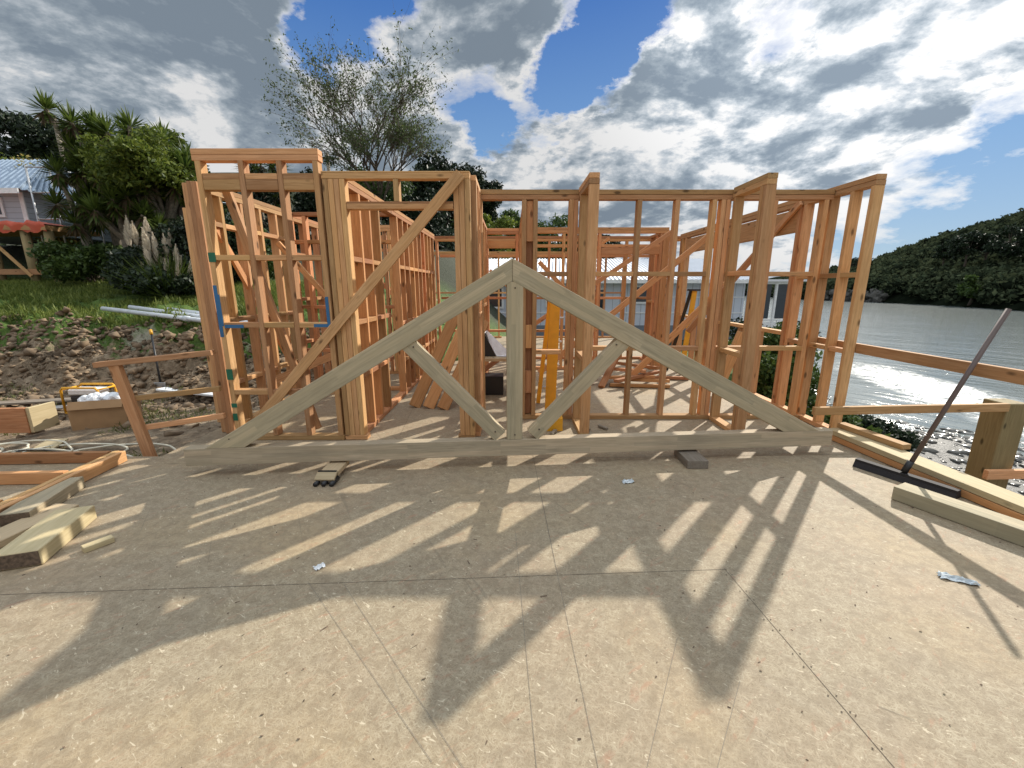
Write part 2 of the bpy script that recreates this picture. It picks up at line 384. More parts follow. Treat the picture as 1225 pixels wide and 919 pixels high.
# ------------------------------------------------------------------ wall frames
T = .045; D = .09
def wall(label, axis, f0, a0, a1, top, studs, nogs=(), double=True, mat='pine', bottom=True, lintels=(), group='timber wall frames of the new house', cripples=(), gaps=(), sz=None):
    """axis 'x': runs along X with its front face at y=f0; axis 'y': runs along Y with its left face at x=f0"""
    c = ((a0 + a1) / 2, f0 + D / 2, 0) if axis == 'x' else (f0 + D / 2, (a0 + a1) / 2, 0)
    t = thing('wall_frame', label, 'wall frame', c, group)
    m = M[mat]
    def bx(name, u0, u1, z0, z1, inset=0, mm=None):
        j = random.uniform(-.002, .002) + inset
        if axis == 'x': return box(name, (u0, f0 + j, z0), (u1, f0 + D + j, z1), mm or m, t)
        return box(name, (f0 + j, u0, z0), (f0 + D + j, u1, z1), mm or m, t)
    zt = top
    if double:
        bx('top_plate', a0, a1, top - T, top); bx('top_plate', a0, a1, top - 2 * T - .002, top - T - .002, .001); zt = top - 2 * T - .002
    else: bx('top_plate', a0, a1, top - T, top); zt = top - T
    if bottom:
        seg = [a0] + [q for g in gaps for q in g] + [a1]
        for u0, u1 in zip(seg[::2], seg[1::2]): bx('bottom_plate', u0, u1, .002, .002 + T)
    for s in studs:
        z0, z1 = (.003 + T if bottom else .003), zt - .001
        if isinstance(s, tuple): s, z0, z1 = s
        bx('stud', s, s + T, z0, z1, random.uniform(-.001, .001))
    pos = sorted([s[0] if isinstance(s, tuple) else s for s in studs])
    for z, u0, u1 in nogs:
        cuts = [u0] + [v for p in pos if u0 - .01 < p < u1 for v in (p, p + T)] + [u1]
        for q0, q1 in zip(cuts[::2], cuts[1::2]):
            if q1 - q0 > .07: bx('nogging', q0 + .001, q1 - .001, z - T, z, random.uniform(-.001, .001))
    for u0, u1, z0, z1 in lintels: bx('lintel', u0, u1, z0, z1, .001)
    return t

# tall frame at the left, 2.58 high (front face Y 3.85)
Y0 = 3.86
tf = wall('tallest wall frame at front left with blue tape round its middle rail', 'x', Y0, -2.68, -1.62, 2.57,
          [-2.66, (-2.30, .05, 2.48), (-1.98, .05, 2.48), -1.675],
          nogs=[(1.72, -2.615, -1.675), (1.13, -2.615, -1.675), (.50, -2.615, -1.675)])
for a, b2 in ((-2.613, -2.303), (-2.253, -1.983), (-1.933, -1.677)):
    box('lintel', (a, Y0 + .004, 2.335), (b2, Y0 + .088, 2.38), M['pine'], tf); box('lintel', (a, Y0 + .002, 2.25), (b2, Y0 + .086, 2.333), M['pine'], tf)
def tape(pts, w, mat, parent, name): 
    for (lo, hi) in pts: box(name, lo, hi, M[mat], parent, bev=0)
tape([((-2.664, Y0 - .004, 1.0), (-2.632, Y0 - .001, 1.46)), ((-2.632, Y0 - .005, 1.10), (-2.618, Y0 - .002, 1.38)), ((-2.611, Y0 - .004, 1.082), (-2.44, Y0 - .001, 1.112)),
      ((-1.80, Y0 - .004, 1.09), (-1.677, Y0 - .001, 1.118)), ((-1.676, Y0 - .004, 1.08), (-1.648, Y0 - .001, 1.36))], 0, 'blue_tape', tf, 'blue_tape')
tape([((-2.662, Y0 - .004, 1.66), (-2.60, Y0 - .001, 1.74)), ((-2.662, Y0 - .004, .60), (-2.605, Y0 - .001, .70)), ((-2.662, Y0 - .004, .2), (-2.62, Y0 - .001, .27)), ((-2.662, Y0 - .004, .33), (-2.61, Y0 - .001, .37))], 0, 'green_tape', tf, 'green_mark')
lumber('brace', (-2.55, 4.03, 2.36), (-1.95, 4.03, .06), .07, .045, M['pine'], tf)
# doorway frame in the middle left
df = wall('front doorway frame with long diagonal brace nailed across it', 'x', Y0 + .01, -1.615, -.36, 2.385,
          [-1.612, -1.564, -1.516, -1.468, -.50, -.452, -.404], double=False, gaps=[(-1.40, -.52)],
          lintels=[(-1.42, -.505, 2.10, 2.145), (-1.42, -.505, 2.147, 2.16)])
box('stud', (-1.01, Y0 + .012, 2.162), (-.965, Y0 + .098, 2.338), M['pine'], df)
box('top_plate', (-1.615, Y0 + .012, 2.387), (-.36, Y0 + .1, 2.40), M['pine'], df)
lumber('brace', (-.43, Y0 - .018, 2.37), (-2.42, Y0 - .018, .20), .09, .03, M['pine'], df, bev=.002)
# back wall of the porch
YC = 4.52
cw = wall('long recessed wall frame with open doorway and two wing walls in front', 'x', YC, -.357, 3.215, 2.39,
     [-.345, .10, .215, .575, .622, .70, 1.26, 1.64, 2.01, 2.10, 2.15, 2.62, 3.13], gaps=[(-.28, .08)],
     nogs=[(1.60, .2, 3.13), (.82, .65, 3.13), (.78, .2, .53)])
for z0, z1 in ((0.3, .55), (.8, 1.05), (1.9, 2.29)): box('packer', (.146, YC + .02, z0), (.214, YC + .058, z1), M['pink'], cw)
box('packer', (.146, YC + .06, .056), (.214, YC + .085, 2.29), M['pink'], cw)
# wing walls
wall('narrow wing wall frame coming forward just right of the truss king post', 'y', .665, 3.93, YC - .003, 2.405, [3.932, 4.38, 4.43], nogs=[(.80, 3.98, 4.38)])
wall('narrow wing wall frame between the two right hand openings', 'y', 2.20, 3.94, YC - .003, 2.405, [3.942, 3.99, 4.46], nogs=[(.82, 4.03, 4.46), (1.6, 4.03, 4.46)])
wall('short return wall frame joining the doorway posts to the recessed wall', 'y', -.402, 3.965, YC - .003, 2.39, [3.967, 4.03, 4.25, 4.47], nogs=[(1.2, 4.08, 4.47)], double=False)
# right outer wall
ew = wall('long outer wall frame on the water side, open studs above the railing', 'y', 3.22, 4.04, 8.5, 2.42,
     [4.042, 4.28, 4.56, 4.93, 5.02, 6.62, 6.67, 8.2, 8.36, 8.44, (5.55, .05, .88), (6.0, .05, .88), (7.1, .05, .88), (7.6, .05, .88)],
     nogs=[(1.58, 4.08, 5.02), (.86, 4.08, 5.02)], lintels=[(5.07, 8.2, 2.06, 2.30), (5.07, 8.2, .885, .93)])
lumber('brace', (3.195, 5.0, 2.36), (3.195, 7.3, .9), .07, .035, M['pine'], ew, (-1, 0, 0))
# left long interior wall going back
iw = wall('long interior wall frame running back from the doorway, sunlit stud edges', 'y', -1.54, 3.97, 8.3, 2.395,
     [3.975, 4.27, 4.56, 4.86, 5.62, 5.90, 6.18, 6.46, 6.74, 7.02, 7.30, 7.58, 7.86, 8.14],
     nogs=[(1.72, 4.0, 5.15), (1.14, 4.0, 5.15), (.62, 4.0, 5.15), (1.72, 5.62, 8.1), (1.0, 5.62, 8.1), (.5, 5.62, 8.1)], mat='pink')
# left outer wall and cross walls
lo_ = wall('left outer wall frame beside the spoil heap, sunlit top plates', 'y', -2.95, 4.22, 5.85, 2.395,
     [4.23, 4.42, 4.75, 5.08, 5.42, 5.64, 5.69, 5.74, 5.79], nogs=[(1.14, 4.27, 5.64), (.5, 4.27, 5.64), (2.06, 4.27, 5.64)], mat='pine')
for x, y, h in ((-2.885, 4.04, 2.36), (-2.955, 4.08, 2.355), (-2.815, 4.0, 2.35), (-3.22, 4.40, 2.2), (-3.10, 4.28, 2.17)): box('stud', (x, y, .004), (x + .044, y + .09, h), M['pine'], lo_)
lumber('brace', (-2.9, 4.3, 2.1), (-2.9, 5.6, .3), .07, .035, M['pink'], lo_, (1, 0, 0))
wall('cross wall frame behind the tall left frame, beam top only part filled', 'x', 5.86, -3.02, -1.545, 2.395, [-3.0, -2.75, -2.28, -1.85, -1.60], nogs=[(2.05, -2.95, -1.6), (1.2, -2.95, -1.6), (.6, -2.95, -1.6)], double=False, mat='pink', gaps=[(-2.7, -2.3)])
wall('left side wall frame further back beyond the cross wall', 'y', -3.02, 5.96, 8.4, 2.395, [5.97, 6.3, 6.7, 7.1, 7.5, 7.9, 8.3], nogs=[(1.3, 6, 8.3), (.7, 6, 8.3), (1.9, 6, 8.3)], mat='pink')
wf = wall('rear left cross wall frame holding a small window opening', 'x', 8.42, -3.02, -1.545, 2.395, [-3.0, -2.62, -2.57, -2.1, -2.05, -1.60], nogs=[(2.15, -2.95, -1.6), (1.45, -2.55, -2.1), (.9, -2.95, -1.6), (.45, -2.95, -1.6)], mat='pink')
wall('middle cross wall frame of the left rooms with close studs', 'x', 7.05, -2.92, -1.545, 2.395, [-2.90, -2.62, -2.34, -2.06, -1.98, -1.75, -1.60], nogs=[(1.65, -2.86, -1.6), (1.0, -2.86, -1.6), (.4, -2.86, -1.6)], mat='pine')
# corridor walls
wall('short corridor wall frame just inside the doorway on its left', 'y', -.50, 4.62, 7.40, 2.395, [4.63, 5.75, 6.2, 6.65, 7.1, 7.33], nogs=[(1.2, 5.8, 7.3)], mat='pink', double=False)
wall('corridor wall frame on the right of the passage, orange stud faces', 'y', .12, 4.62, 8.35, 2.395, [4.63, 5.03, 5.43, 5.85, 5.95, 6.35, 6.8, 7.25, 7.7, 8.2], nogs=[(1.6, 4.7, 5.85), (.8, 4.7, 5.85), (1.2, 5.9, 8.2)], mat='pink', double=False)
wall('doorway header frame across the far end of the corridor', 'x', 7.42, -.50, .115, 2.395, [-.49, .06], bottom=False, lintels=[(-.44, .055, 2.08, 2.2)], mat='pink')
wall('middle cross wall frame of the right hand room with double top plate', 'x', 7.42, .35, 2.62, 2.41, [.36, .85, 1.35, 1.45, 2.48, 2.53], nogs=[(2.14, .4, 2.5), (1.35, .4, 1.4)], mat='pink', gaps=[(1.5, 2.45)], lintels=[(1.5, 2.48, 1.98, 2.13)])
wall('rear cross wall frame of the right hand rooms, below the white roof', 'x', 8.53, -1.5, 3.25, 2.395, [-1.48, -.98, -.5, .13, .18, .7, 1.2, 1.7, 2.2, 2.75, 2.84, 2.93, 3.1], nogs=[(2.05, -1.4, 3.1), (1.25, -1.4, 3.1), (.6, -1.4, 1.2)], mat='pink', gaps=[(-.45, .1)])
wall('farthest wall frame at the back of the house, thin against the blue house', 'x', 12.2, -3.0, 3.3, 2.395, [-2.9, -2.2, -1.5, -.95, -.4, .6, 1.2, 1.8, 2.6, 3.1], nogs=[(1.3, -2.9, 3.1)], mat='pink', gaps=[(-.3, .5)])
wall('wall frame running back along the right rear room', 'y', 2.6, 7.55, 8.5, 2.38, [7.56, 7.95, 8.3], nogs=[(1.2, 7.6, 8.3)], mat='pink', double=False)

# temporary braces inside
def prop(label, p0, p1, w=.09, t_=.04, mat='pink', n=(0, -1, 0)):
    o = lumber('timber_brace', p0, p1, w, t_, M[mat], None, n); meta(o, label, 'brace', 'temporary diagonal braces inside the frame'); return o
prop('upper of two long sloping braces across the right hand room', (3.1, 6.9, 2.25), (.45, 6.9, .05))
prop('lower of two long sloping braces across the right hand room', (2.55, 7.1, 2.3), (.2, 7.1, .72), .07)
prop('short sloping brace low beside the water side wall', (3.12, 6.2, 1.55), (1.75, 6.2, .1))
prop('steep brace rising behind the right wing wall to the plate', (3.1, 5.3, 2.05), (2.2, 5.3, .9), .07)
prop('thin brace under the double plate left of the right room', (1.75, 8.0, 2.3), (1.05, 8.0, 1.75), .05)
prop('brace crossing down to the right behind the king post opening', (.45, 7.3, 1.85), (1.4, 7.3, .9), .07)
prop('slanting brace at far end of the corridor', (-.42, 8.3, 1.75), (.1, 8.3, 1.3), .06)
prop('brace fixed to floor in the passage behind the king post', (-.1, 6.3, .45), (-.75, 6.1, .02), .07)
prop('sunlit slanting brace in the left room near the floor', (-2.85, 4.9, .35), (-1.9, 5.3, .75), .09, mat='pine')
prop('brace sloping down right through the tall left frame', (-2.75, 5.2, 1.95), (-1.75, 5.2, .75), .06)
prop('long thin brace in the rear left room', (-2.7, 7.6, 2.0), (-1.65, 7.6, .8), .06)
prop('leaning board against the water side wall under the window sill', (3.05, 5.6, .86), (2.8, 5.6, .05), .13, mat='pine')

# boards leaning in the passage
for k, (x, lab) in enumerate(((-1.20, 'leftmost wide board leaning against the interior wall'), (-1.02, 'middle wide board of three leaning against the interior wall'), (-.84, 'rightmost wide board of three leaning against the interior wall'))):
    o = lumber('leaning_board', (x, 5.0 - .05 * k, .01), (x + .48, 5.55 - .02 * k, 1.12 - .1 * (k == 2)), .14, .045, M['pink'], None, (.1, -1, .4)); meta(o, lab, 'board', 'boards leaning in the passage')

# ------------------------------------------------------------------ truss
def truss():
    L0 = Vector((-2.54, 3.10, 0)); R0 = Vector((2.80, 3.54, 0)); u = (R0 - L0).normalized(); n = Vector((u.y, -u.x, 0)) * 1
    t = thing('roof_truss', 'big pale green timber roof truss standing on blocks across the front', 'roof truss', (0, 3.23, .075))
    mid = (L0 + R0) / 2
    x0 = -mid.x / u.x                                # along-position of x=0
    def P(s, z, off=0): return mid + u * (s + x0) + Vector((0, 0, z)) + n * off
    half = (R0 - L0).length / 2
    sl = -half - x0; sr = half - x0
    lumber('bottom_chord', P(sl, .158), P(sr, .158), .138, .09, M['green'], t, n)
    ap = 1.655; hw = .165                             # vertical cut height of rafter
    def raft(sgn):
        s_end = (sl + .16) if sgn < 0 else (sr - .13)
        z_end = .228
        s0 = 0 + sgn * .001
        m = (ap - z_end) / abs(s_end)
        lowx = s_end - sgn * (hw + .01) / m          # where the underside meets the chord
        pts = [(s0, ap), (s_end, z_end), (lowx, z_end), (s0, ap - hw)]
        bm = bmesh.new(); th = .045
        # build in local frame: z along board, x across
        a = P(*pts[0]); b_ = P(*pts[1]); zc = (b_ - a).normalized(); y = Vector(n).normalized(); xx = y.cross(zc)
        mw = Matrix((xx, y, zc)).transposed().to_4x4(); mw.translation = a; inv = mw.inverted()
        fr = [bm.verts.new(inv @ P(s, z, th)) for s, z in pts]; bk = [bm.verts.new(inv @ P(s, z, -th)) for s, z in pts]
        bm.faces.new(fr); bm.faces.new(bk[::-1])
        for i in range(4): bm.faces.new((fr[i], bk[i], bk[(i + 1) % 4], fr[(i + 1) % 4]))
        bmesh.ops.bevel(bm, geom=bm.edges[:], offset=.003, segments=1, affect='EDGES')
        bm_obj('rafter', bm, M['green'], t, mw)
    raft(-1); raft(1)
    kp = lumber('king_post', P(.02, .229), P(.02, ap - hw - .004), .125, .086, M['green'], t, n)
    lumber('web', P(-.83, 1.05), P(-.10, .255), .115, .07, M['green'], t, n)
    lumber('web', P(.90, 1.03), P(.17, .255), .115, .07, M['green'], t, n)
    for s, z in ((-.14, .30), (.02, .27), (.22, .31), (-.76, 1.0), (.83, 1.0), (.02, 1.44), (-2.2, .3)):
        tube('screw', [P(s, z, .03), P(s, z, .0455 if abs(s - .02) > .01 else .0475)], .006, M['gap'], t, 8)
    return P
P = truss()
# blocks under the truss
t = thing('offcut_block', 'short timber offcut with black clips packing up the left of the truss', 'timber block', (-1.40, 3.0, 0))
box('block', (-1.47, 3.0, .036), (-1.33, 3.22, .073), M['pale'], t); box('packer', (-1.475, 2.93, .010), (-1.335, 3.05, .034), M['old'], t)
for x in (-1.46, -1.40, -1.34): tube('clip', [(x, 2.88, .018), (x, 3.0, .018)], .017, M['black'], t, 10)
lumber('top_packer', (-1.48, 2.955, .058), (-1.33, 2.955, .058), .09, .016, M['pale'], t, (0, -.5, 1))
box('clamp_bar', (-1.475, 2.975, .0735), (-1.335, 2.99, .085), M['black'], t, 0)
o = box('offcut_block', (1.43, 3.20, .001), (1.60, 3.50, .07), M['old']); meta(o, 'grey weathered offcut block packing up the right of the truss', 'timber block')

# ------------------------------------------------------------------ right side: rail, post, planks, broom
t = thing('guard_rail', 'timber guard rail running forward along the water side of the floor', 'guard rail', (3.3, 2, 0))
lumber('top_rail', (3.335, 4.75, .87), (3.36, -1.0, .87), .09, .045, M['pine'], t, (1, 0, 0))
lumber('post', (3.41, -.8, -.2), (3.41, -.8, .9), .09, .045, M['pine'], t, (1, 0, 0))
t = thing('cross_rail', 'low cross rail running out from the wall to a big square post', 'guard rail', (3.8, 3.86, 0))
lumber('rail', (2.86, 3.845, .30), (4.72, 3.87, .33), .075, .045, M['pine'], t)
lumber('square_post', (4.83, 3.98, -2.6), (4.83, 3.98, .36), .22, .22, M['post'], t, (0, -1, 0), .008)
lumber('rail', (4.6, 3.8, -.33), (7.5, 3.9, -.33), .09, .045, M['pine'], t)
o = lumber('long_plank', (3.15, 3.86, .03), (3.36, 1.1, .03), .13, .05, M['pink'], None, (0, 0, 1)); meta(o, 'lower reddish plank of the stack along the right floor edge', 'plank', 'planks along the right floor edge')
o = lumber('long_plank', (3.17, 3.93, .082), (3.40, 1.1, .082), .19, .045, M['pale'], None, (0, 0, 1)); meta(o, 'long pale plank lying on top along the right floor edge', 'plank', 'planks along the right floor edge')
o = lumber('short_board', (3.23, 3.95, .13), (3.33, 3.35, .13), .09, .045, M['pine'], None, (0, 0, 1)); meta(o, 'short orange board resting on the long pale plank near the truss end', 'board', 'planks along the right floor edge')
o = lumber('squared_beam', (2.72, 2.73, .05), (3.23, 1.65, .05), .15, .095, M['green'], None, (0, 0, 1)); meta(o, 'thick green treated beam lying on the floor at right foreground', 'beam', 'planks along the right floor edge')
t = thing('broom', 'black headed broom with brown handle leaning on the guard rail', 'broom', (3.02, 3.0, 0))
bm = bmesh.new(); 
a, b2 = Vector((2.86, 3.27, 0)), Vector((3.12, 2.70, 0)); uu = (b2 - a).normalized(); nn = Vector((-uu.y, uu.x, 0))
fr = []
for p in (a, b2):
    fr.append([bm.verts.new(p + nn * s + Vector((0, 0, z))) for s, z in ((-.05, .002), (.05, .002), (.03, .045), (-.03, .045))])
for i in range(4): bm.faces.new((fr[0][i], fr[0][(i + 1) % 4], fr[1][(i + 1) % 4], fr[1][i]))
bm.faces.new(fr[0]); bm.faces.new(fr[1][::-1]); bm_obj('bristles', bm, M['bristle'], t)
lumber('head', a + Vector((0, 0, .055)), b2 + Vector((0, 0, .055)), .055, .02, M['bristle'], t, (0, 0, 1), .006)
tube('handle', [(3.0, 2.985, .08), (3.40, 2.93, 1.30)], .0155, M['handle'], t, 12)
tube('socket', [(2.99, 2.987, .07), (3.02, 2.982, .16)], .022, M['black'], t, 12)

# litter
def crumple(name, label, x, y, sx, sy, h, mat, rz=0):
    bm = bmesh.new(); n = 9
    g = [[bm.verts.new((sx * (i / (n - 1) - .5) * (1 + .12 * random.uniform(-1, 1)), sy * (j / (n - 1) - .5) * (1 + .25 * random.uniform(-1, 1)), .003 + h * random.random() ** 2)) for i in range(n)] for j in range(n)]
    for i in range(n - 1):
        for j in range(n - 1): bm.faces.new((g[j][i], g[j][i + 1], g[j + 1][i + 1], g[j + 1][i]))
    o = bm_obj(name, bm, mat, None, Matrix.Translation((x, y, 0)) @ Matrix.Rotation(rz, 4, 'Z')); meta(o, label, 'litter')
crumple('plastic_wrapper', 'crumpled silver plastic wrapper on the floor at right foreground', 2.26, 1.86, .15, .05, .02, M['foil'], -.5)
crumple('plastic_wrapper', 'small torn white wrapper in the shadow before the truss', .88, 2.96, .09, .05, .015, M['foil'], .3)
crumple('paper_scrap', 'little white paper scrap on the floor left of centre', -1.02, 1.96, .05, .035, .012, M['white'], .9)
o = lumber('wood_offcut', (-2.40, 2.09, .018), (-2.33, 2.20, .018), .05, .034, M['pale'], None, (0, 0, 1)); meta(o, 'small grey wedge offcut beside the stacked beams at left', 'offcut')
for k, (x, y, r_, lab) in enumerate(((.75, 4.1, .6, 'splintered dark timber scrap behind the truss at right'), (.95, 4.2, 2.2, 'second splintered scrap touching the bottom plate'), (.42, 4.05, 1.1, 'small red brown chip right of the yellow ladder foot'))):
    o = lumber('timber_scrap', (x - .06 * math.cos(r_), y - .06 * math.sin(r_), .015), (x + .06 * math.cos(r_), y + .06 * math.sin(r_), .02), .035, .02, M['old'], None, (0, 0, 1)); meta(o, lab, 'scrap')

# ------------------------------------------------------------------ left foreground timber
t = thing('lying_wall_frame', 'unraised timber wall frame lying flat at the left floor edge', 'wall frame', (-4.2, 2.6, 0))
def fl(nm, a, b_, m='pink'): lumber(nm, (*a, .049), (*b_, .049), .045, .09, M[m], t, (0, 0, 1))
fl('plate', (-3.30, 3.36), (-3.12, 1.2), 'pine'); lumber('plate', (-3.35, 3.36, .049), (-3.17, 1.2, .049), .045, .092, M['pine'], t, (0, 0, 1))
fl('stud', (-3.40, 3.34), (-6.4, 3.20)); fl('stud', (-3.36, 2.95), (-6.4, 2.82)); fl('stud', (-3.33, 2.50), (-6.4, 2.38)); fl('stud', (-3.29, 2.02), (-6.4, 1.9)); fl('stud', (-3.25, 1.5), (-6.4, 1.4))
for y0, y1 in ((3.30, 2.97), (2.88, 2.52), (2.42, 2.04), (1.95, 1.52)): fl('nogging', (-4.35, y0 - .03), (-4.32, y1 - .01)); fl('nogging', (-5.2, y0 - .05), (-5.17, y1 - .03))
def beam(label, a, b_, w, h, m, z0=0.002, gl='short beams stacked at left'):
    t = thing('short_beam', label, 'beam', ((a[0] + b_[0]) / 2, (a[1] + b_[1]) / 2, z0), gl)
    lumber('beam_body', (*a, z0 + h / 2), (*b_, z0 + h / 2), w, h, M[m], t, (0, 0, 1), .004)
    d = (Vector(a) - Vector(b_)).normalized()
    lumber('cut_end', (a[0] + d.x * .0005, a[1] + d.y * .0005, z0 + h / 2), (a[0] + d.x * .0035, a[1] + d.y * .0035, z0 + h / 2), w - .012, h - .012, M['endgrain'], t, (0, 0, 1), 0)
beam('nearest short pale beam with dark cut end at far left of the floor', (-2.60, 1.95), (-2.76, 2.42), .20, .09, 'pale')
beam('flat pale board lying behind the nearest short beam', (-3.0, 1.95), (-2.95, 2.55), .17, .045, 'pale')
beam('short squared beam between the lying frame and the flat board', (-3.08, 2.36), (-3.24, 2.86), .16, .085, 'green')
o = lumber('plywood_box_side', (-6.9, 5.0, -.18), (-6.05, 5.05, -.18), .32, .05, M['pink']); meta(o, 'thick orange timber beam end at the far left edge on the ground', 'beam')
lumber('end', (-6.03, 5.04, -.18), (-6.03, 5.35, -.18), .32, .045, M['pale'], o, (1, 0, 0))

# left guard rail
t = thing('guard_rail', 'light timber guard rail with leaning post at left beside the tall frame', 'guard rail', (-3.3, 3.6, 0))
lumber('post', (-3.29, 3.62, -.2), (-3.46, 3.62, .80), .09, .05, M['pine'], t)
lumber('rail', (-3.60, 3.60, .79), (-2.70, 3.78, .87), .045, .09, M['pine'], t)
lumber('rail', (-3.42, 3.66, .47), (-2.70, 3.80, .53), .045, .05, M['pine'], t); lumber('rail', (-3.34, 3.66, .20), (-2.70, 3.80, .27), .045, .05, M['pine'], t)

# ------------------------------------------------------------------ things inside the house
t = thing('step_ladder', 'folded yellow step ladder standing behind the truss king post', 'ladder', (.42, 4.7, 0))
lumber('rail', (.455, 4.86, .01), (.50, 4.98, 1.36), .125, .03, M['yellow'], t); lumber('rail', (.33, 5.16, .01), (.47, 5.22, 1.36), .05, .03, M['yellow'], t)
for k in range(4): 
    z = .25 + .28 * k; lumber('tread', (.37 + .03 * k, 5.02, z), (.55 + .02 * k, 5.02, z), .07, .02, M['steel'], t, (0, 0, 1))
lumber('top_cap', (.40, 5.1, 1.375), (.56, 5.12, 1.375), .12, .03, M['yellow'], t, (0, 0, 1))
box('plastic_tub', (.33, 4.12, .0), (.52, 4.25, .14), M['yellow']); o = bpy.context.scene.objects['plastic_tub']; meta(o, 'small orange plastic tub on the floor behind the truss', 'tub')
t = thing('step_ladder', 'yellow step ladder outside past the water side wall', 'ladder', (3.0, 6.9, 0))
lumber('rail', (2.86, 7.0, .01), (3.0, 7.1, 1.38), .08, .03, M['yellow'], t); lumber('rail', (2.72, 7.3, .01), (2.95, 7.12, 1.38), .05, .03, M['black'], t)
lumber('top_cap', (2.9, 7.1, 1.395), (3.08, 7.12, 1.395), .10, .03, M['black'], t, (0, 0, 1))
t = thing('trestle_table', 'low plywood work table in the passage behind the left of the king post', 'table', (-.3, 5.4, 0))
box('top', (-.62, 5.3, .52), (.02, 5.95, .56), M['pale'], t)
for x, y in ((-.60, 5.32), (-.04, 5.32), (-.60, 5.88), (-.04, 5.88)): box('leg', (x, y, .002), (x + .045, y + .045, .519), M['pink'], t)
t = thing('saw_case', 'black tool case with a clear plastic sheet on the work table', 'tool case', (-.4, 5.5, .56))
bm = bmesh.new(); 
pr = [(-.42, 0), (-.22, 0), (-.34, .30), (-.42, .30)]
f0 = [bm.verts.new((x, 5.45, .562 + z)) for x, z in pr]; f1 = [bm.verts.new((x, 5.75, .562 + z)) for x, z in pr]
bm.faces.new(f0); bm.faces.new(f1[::-1]); [bm.faces.new((f0[i], f1[i], f1[(i + 1) % 4], f0[(i + 1) % 4])) for i in range(4)]
bm_obj('case', bm, M['black'], t); mesh_obj('sheet', [(-.36, 5.44, .87), (-.20, 5.44, .565), (-.06, 5.4, .568), (-.03, 5.75, .566), (-.34, 5.74, .875)], [(0, 1, 2, 3, 4)], M['bag'], t)
box('tool_box', (-.42, 5.6, .002), (-.12, 5.85, .26), M['black']); o = bpy.context.scene.objects['tool_box']; meta(o, 'black tool box under the low work table', 'tool box')
# pile of offcuts
pile = [((1.45, 6.1, .03), (2.3, 6.0, .03), .09), ((1.55, 6.3, .075), (2.35, 6.15, .075), .09), ((1.4, 6.2, .12), (2.15, 6.25, .12), .09), ((1.5, 5.95, .12), (2.25, 6.4, .165), .09),
        ((1.9, 6.7, .03), (2.8, 6.55, .03), .09), ((1.2, 6.6, .21), (2.0, 6.2, .21), .09), ((1.3, 6.0, .02), (1.65, 6.5, .42), .09), ((1.15, 6.3, .03), (1.45, 6.1, .40), .1), ((1.7, 6.9, .22), (2.2, 6.2, .26), .07)]
labs = ['front bottom board of the offcut pile on the inner floor', 'board just behind the front of the offcut pile', 'second layer board of the offcut pile', 'crooked board on top of the offcut pile', 'longer board lying behind the offcut pile to the right',
        'top left board of the offcut pile', 'board standing slantwise at the left of the offcut pile', 'short upright slanted board left of the offcut pile', 'narrow stick across the back of the offcut pile']
for (a, b_, w), lb in zip(pile, labs):
    o = lumber('offcut_board', a, b_, w, .045, M['pink'], None, (0, .1, 1)); meta(o, lb, 'board', 'offcut pile on the inner floor')

# ------------------------------------------------------------------ left ground: box, generator, hoses, pipes
g0 = -.40
t = thing('cardboard_box', 'open brown cardboard box filled with white plastic bags', 'box', (-5.75, 5.55, g0))
mwb = Matrix.Translation((-5.55, 5.55, g0)) @ Matrix.Rotation(R(18), 4, 'Z')
bm = bmesh.new(); W_, D_, H_ = .30, .2, .34
o1 = [(-W_, -D_), (W_, -D_), (W_, D_), (-W_, D_)]
bt = [bm.verts.new((x, y, 0)) for x, y in o1]; tp = [bm.verts.new((x * 1.03, y * 1.03, H_)) for x, y in o1]; ti = [bm.verts.new((x * .97, y * .97, H_)) for x, y in o1]; bi = [bm.verts.new((x * .97, y * .97, .01)) for x, y in o1]
bm.faces.new(bt[::-1]); bm.faces.new(bi)
for i in range(4):
    j = (i + 1) % 4; bm.faces.new((bt[i], bt[j], tp[j], tp[i])); bm.faces.new((tp[i], tp[j], ti[j], ti[i])); bm.faces.new((ti[i], ti[j], bi[j], bi[i]))
bm_obj('carton', bm, M['card'], t, mwb)
for sy in (-1, 1): lumber('flap', (-.29, sy * .21, .335), (.29, sy * .21, .335), .11, .006, M['card'], None, (0, sy * 1.0, .5), 0)
for ob in [q for q in COL.objects if q.name.startswith('flap') and not q.parent]:
    ob.matrix_basis = mwb @ WM[ob.name]; WM[ob.name] = ob.matrix_basis.copy(); ob.parent = t; ob.matrix_parent_inverse = WM[t.name].inverted()
t2 = thing('plastic_bags', 'crumpled white plastic bags heaped in the cardboard box', 'bag', (-5.55, 5.55, g0 + .2))
for k in range(7):
    bm = bmesh.new(); bmesh.ops.create_icosphere(bm, subdivisions=3, radius=.085)
    for v in bm.verts: v.co *= 1 + .45 * mnoise.noise(v.co * 14 + Vector((k * 5, 0, 0)))
    bm_obj('bag', bm, M['bag'], t2, mwb @ Matrix.Translation((-.18 + .06 * k, .05 * math.sin(k * 2.2), .34 + .02 * (k % 2))))
t = thing('generator', 'yellow framed portable generator standing on the bare ground', 'generator', (-6.45, 6.1, g0))
gx, gy_ = -6.35, 6.15
for y in (gy_ - .14, gy_ + .14):
    tube('frame', [(gx - .27, y, g0 + .02), (gx - .27, y, g0 + .36), (gx - .24, y, g0 + .40), (gx + .24, y, g0 + .40), (gx + .27, y, g0 + .36), (gx + .27, y, g0 + .02), (gx - .27, y, g0 + .02)], .016, M['yellow'], t)
for x in (-.27, .27):
    for z in (.03, .37): tube('frame', [(gx + x, gy_ - .14, g0 + z), (gx + x, gy_ + .14, g0 + z)], .013, M['yellow'], t)
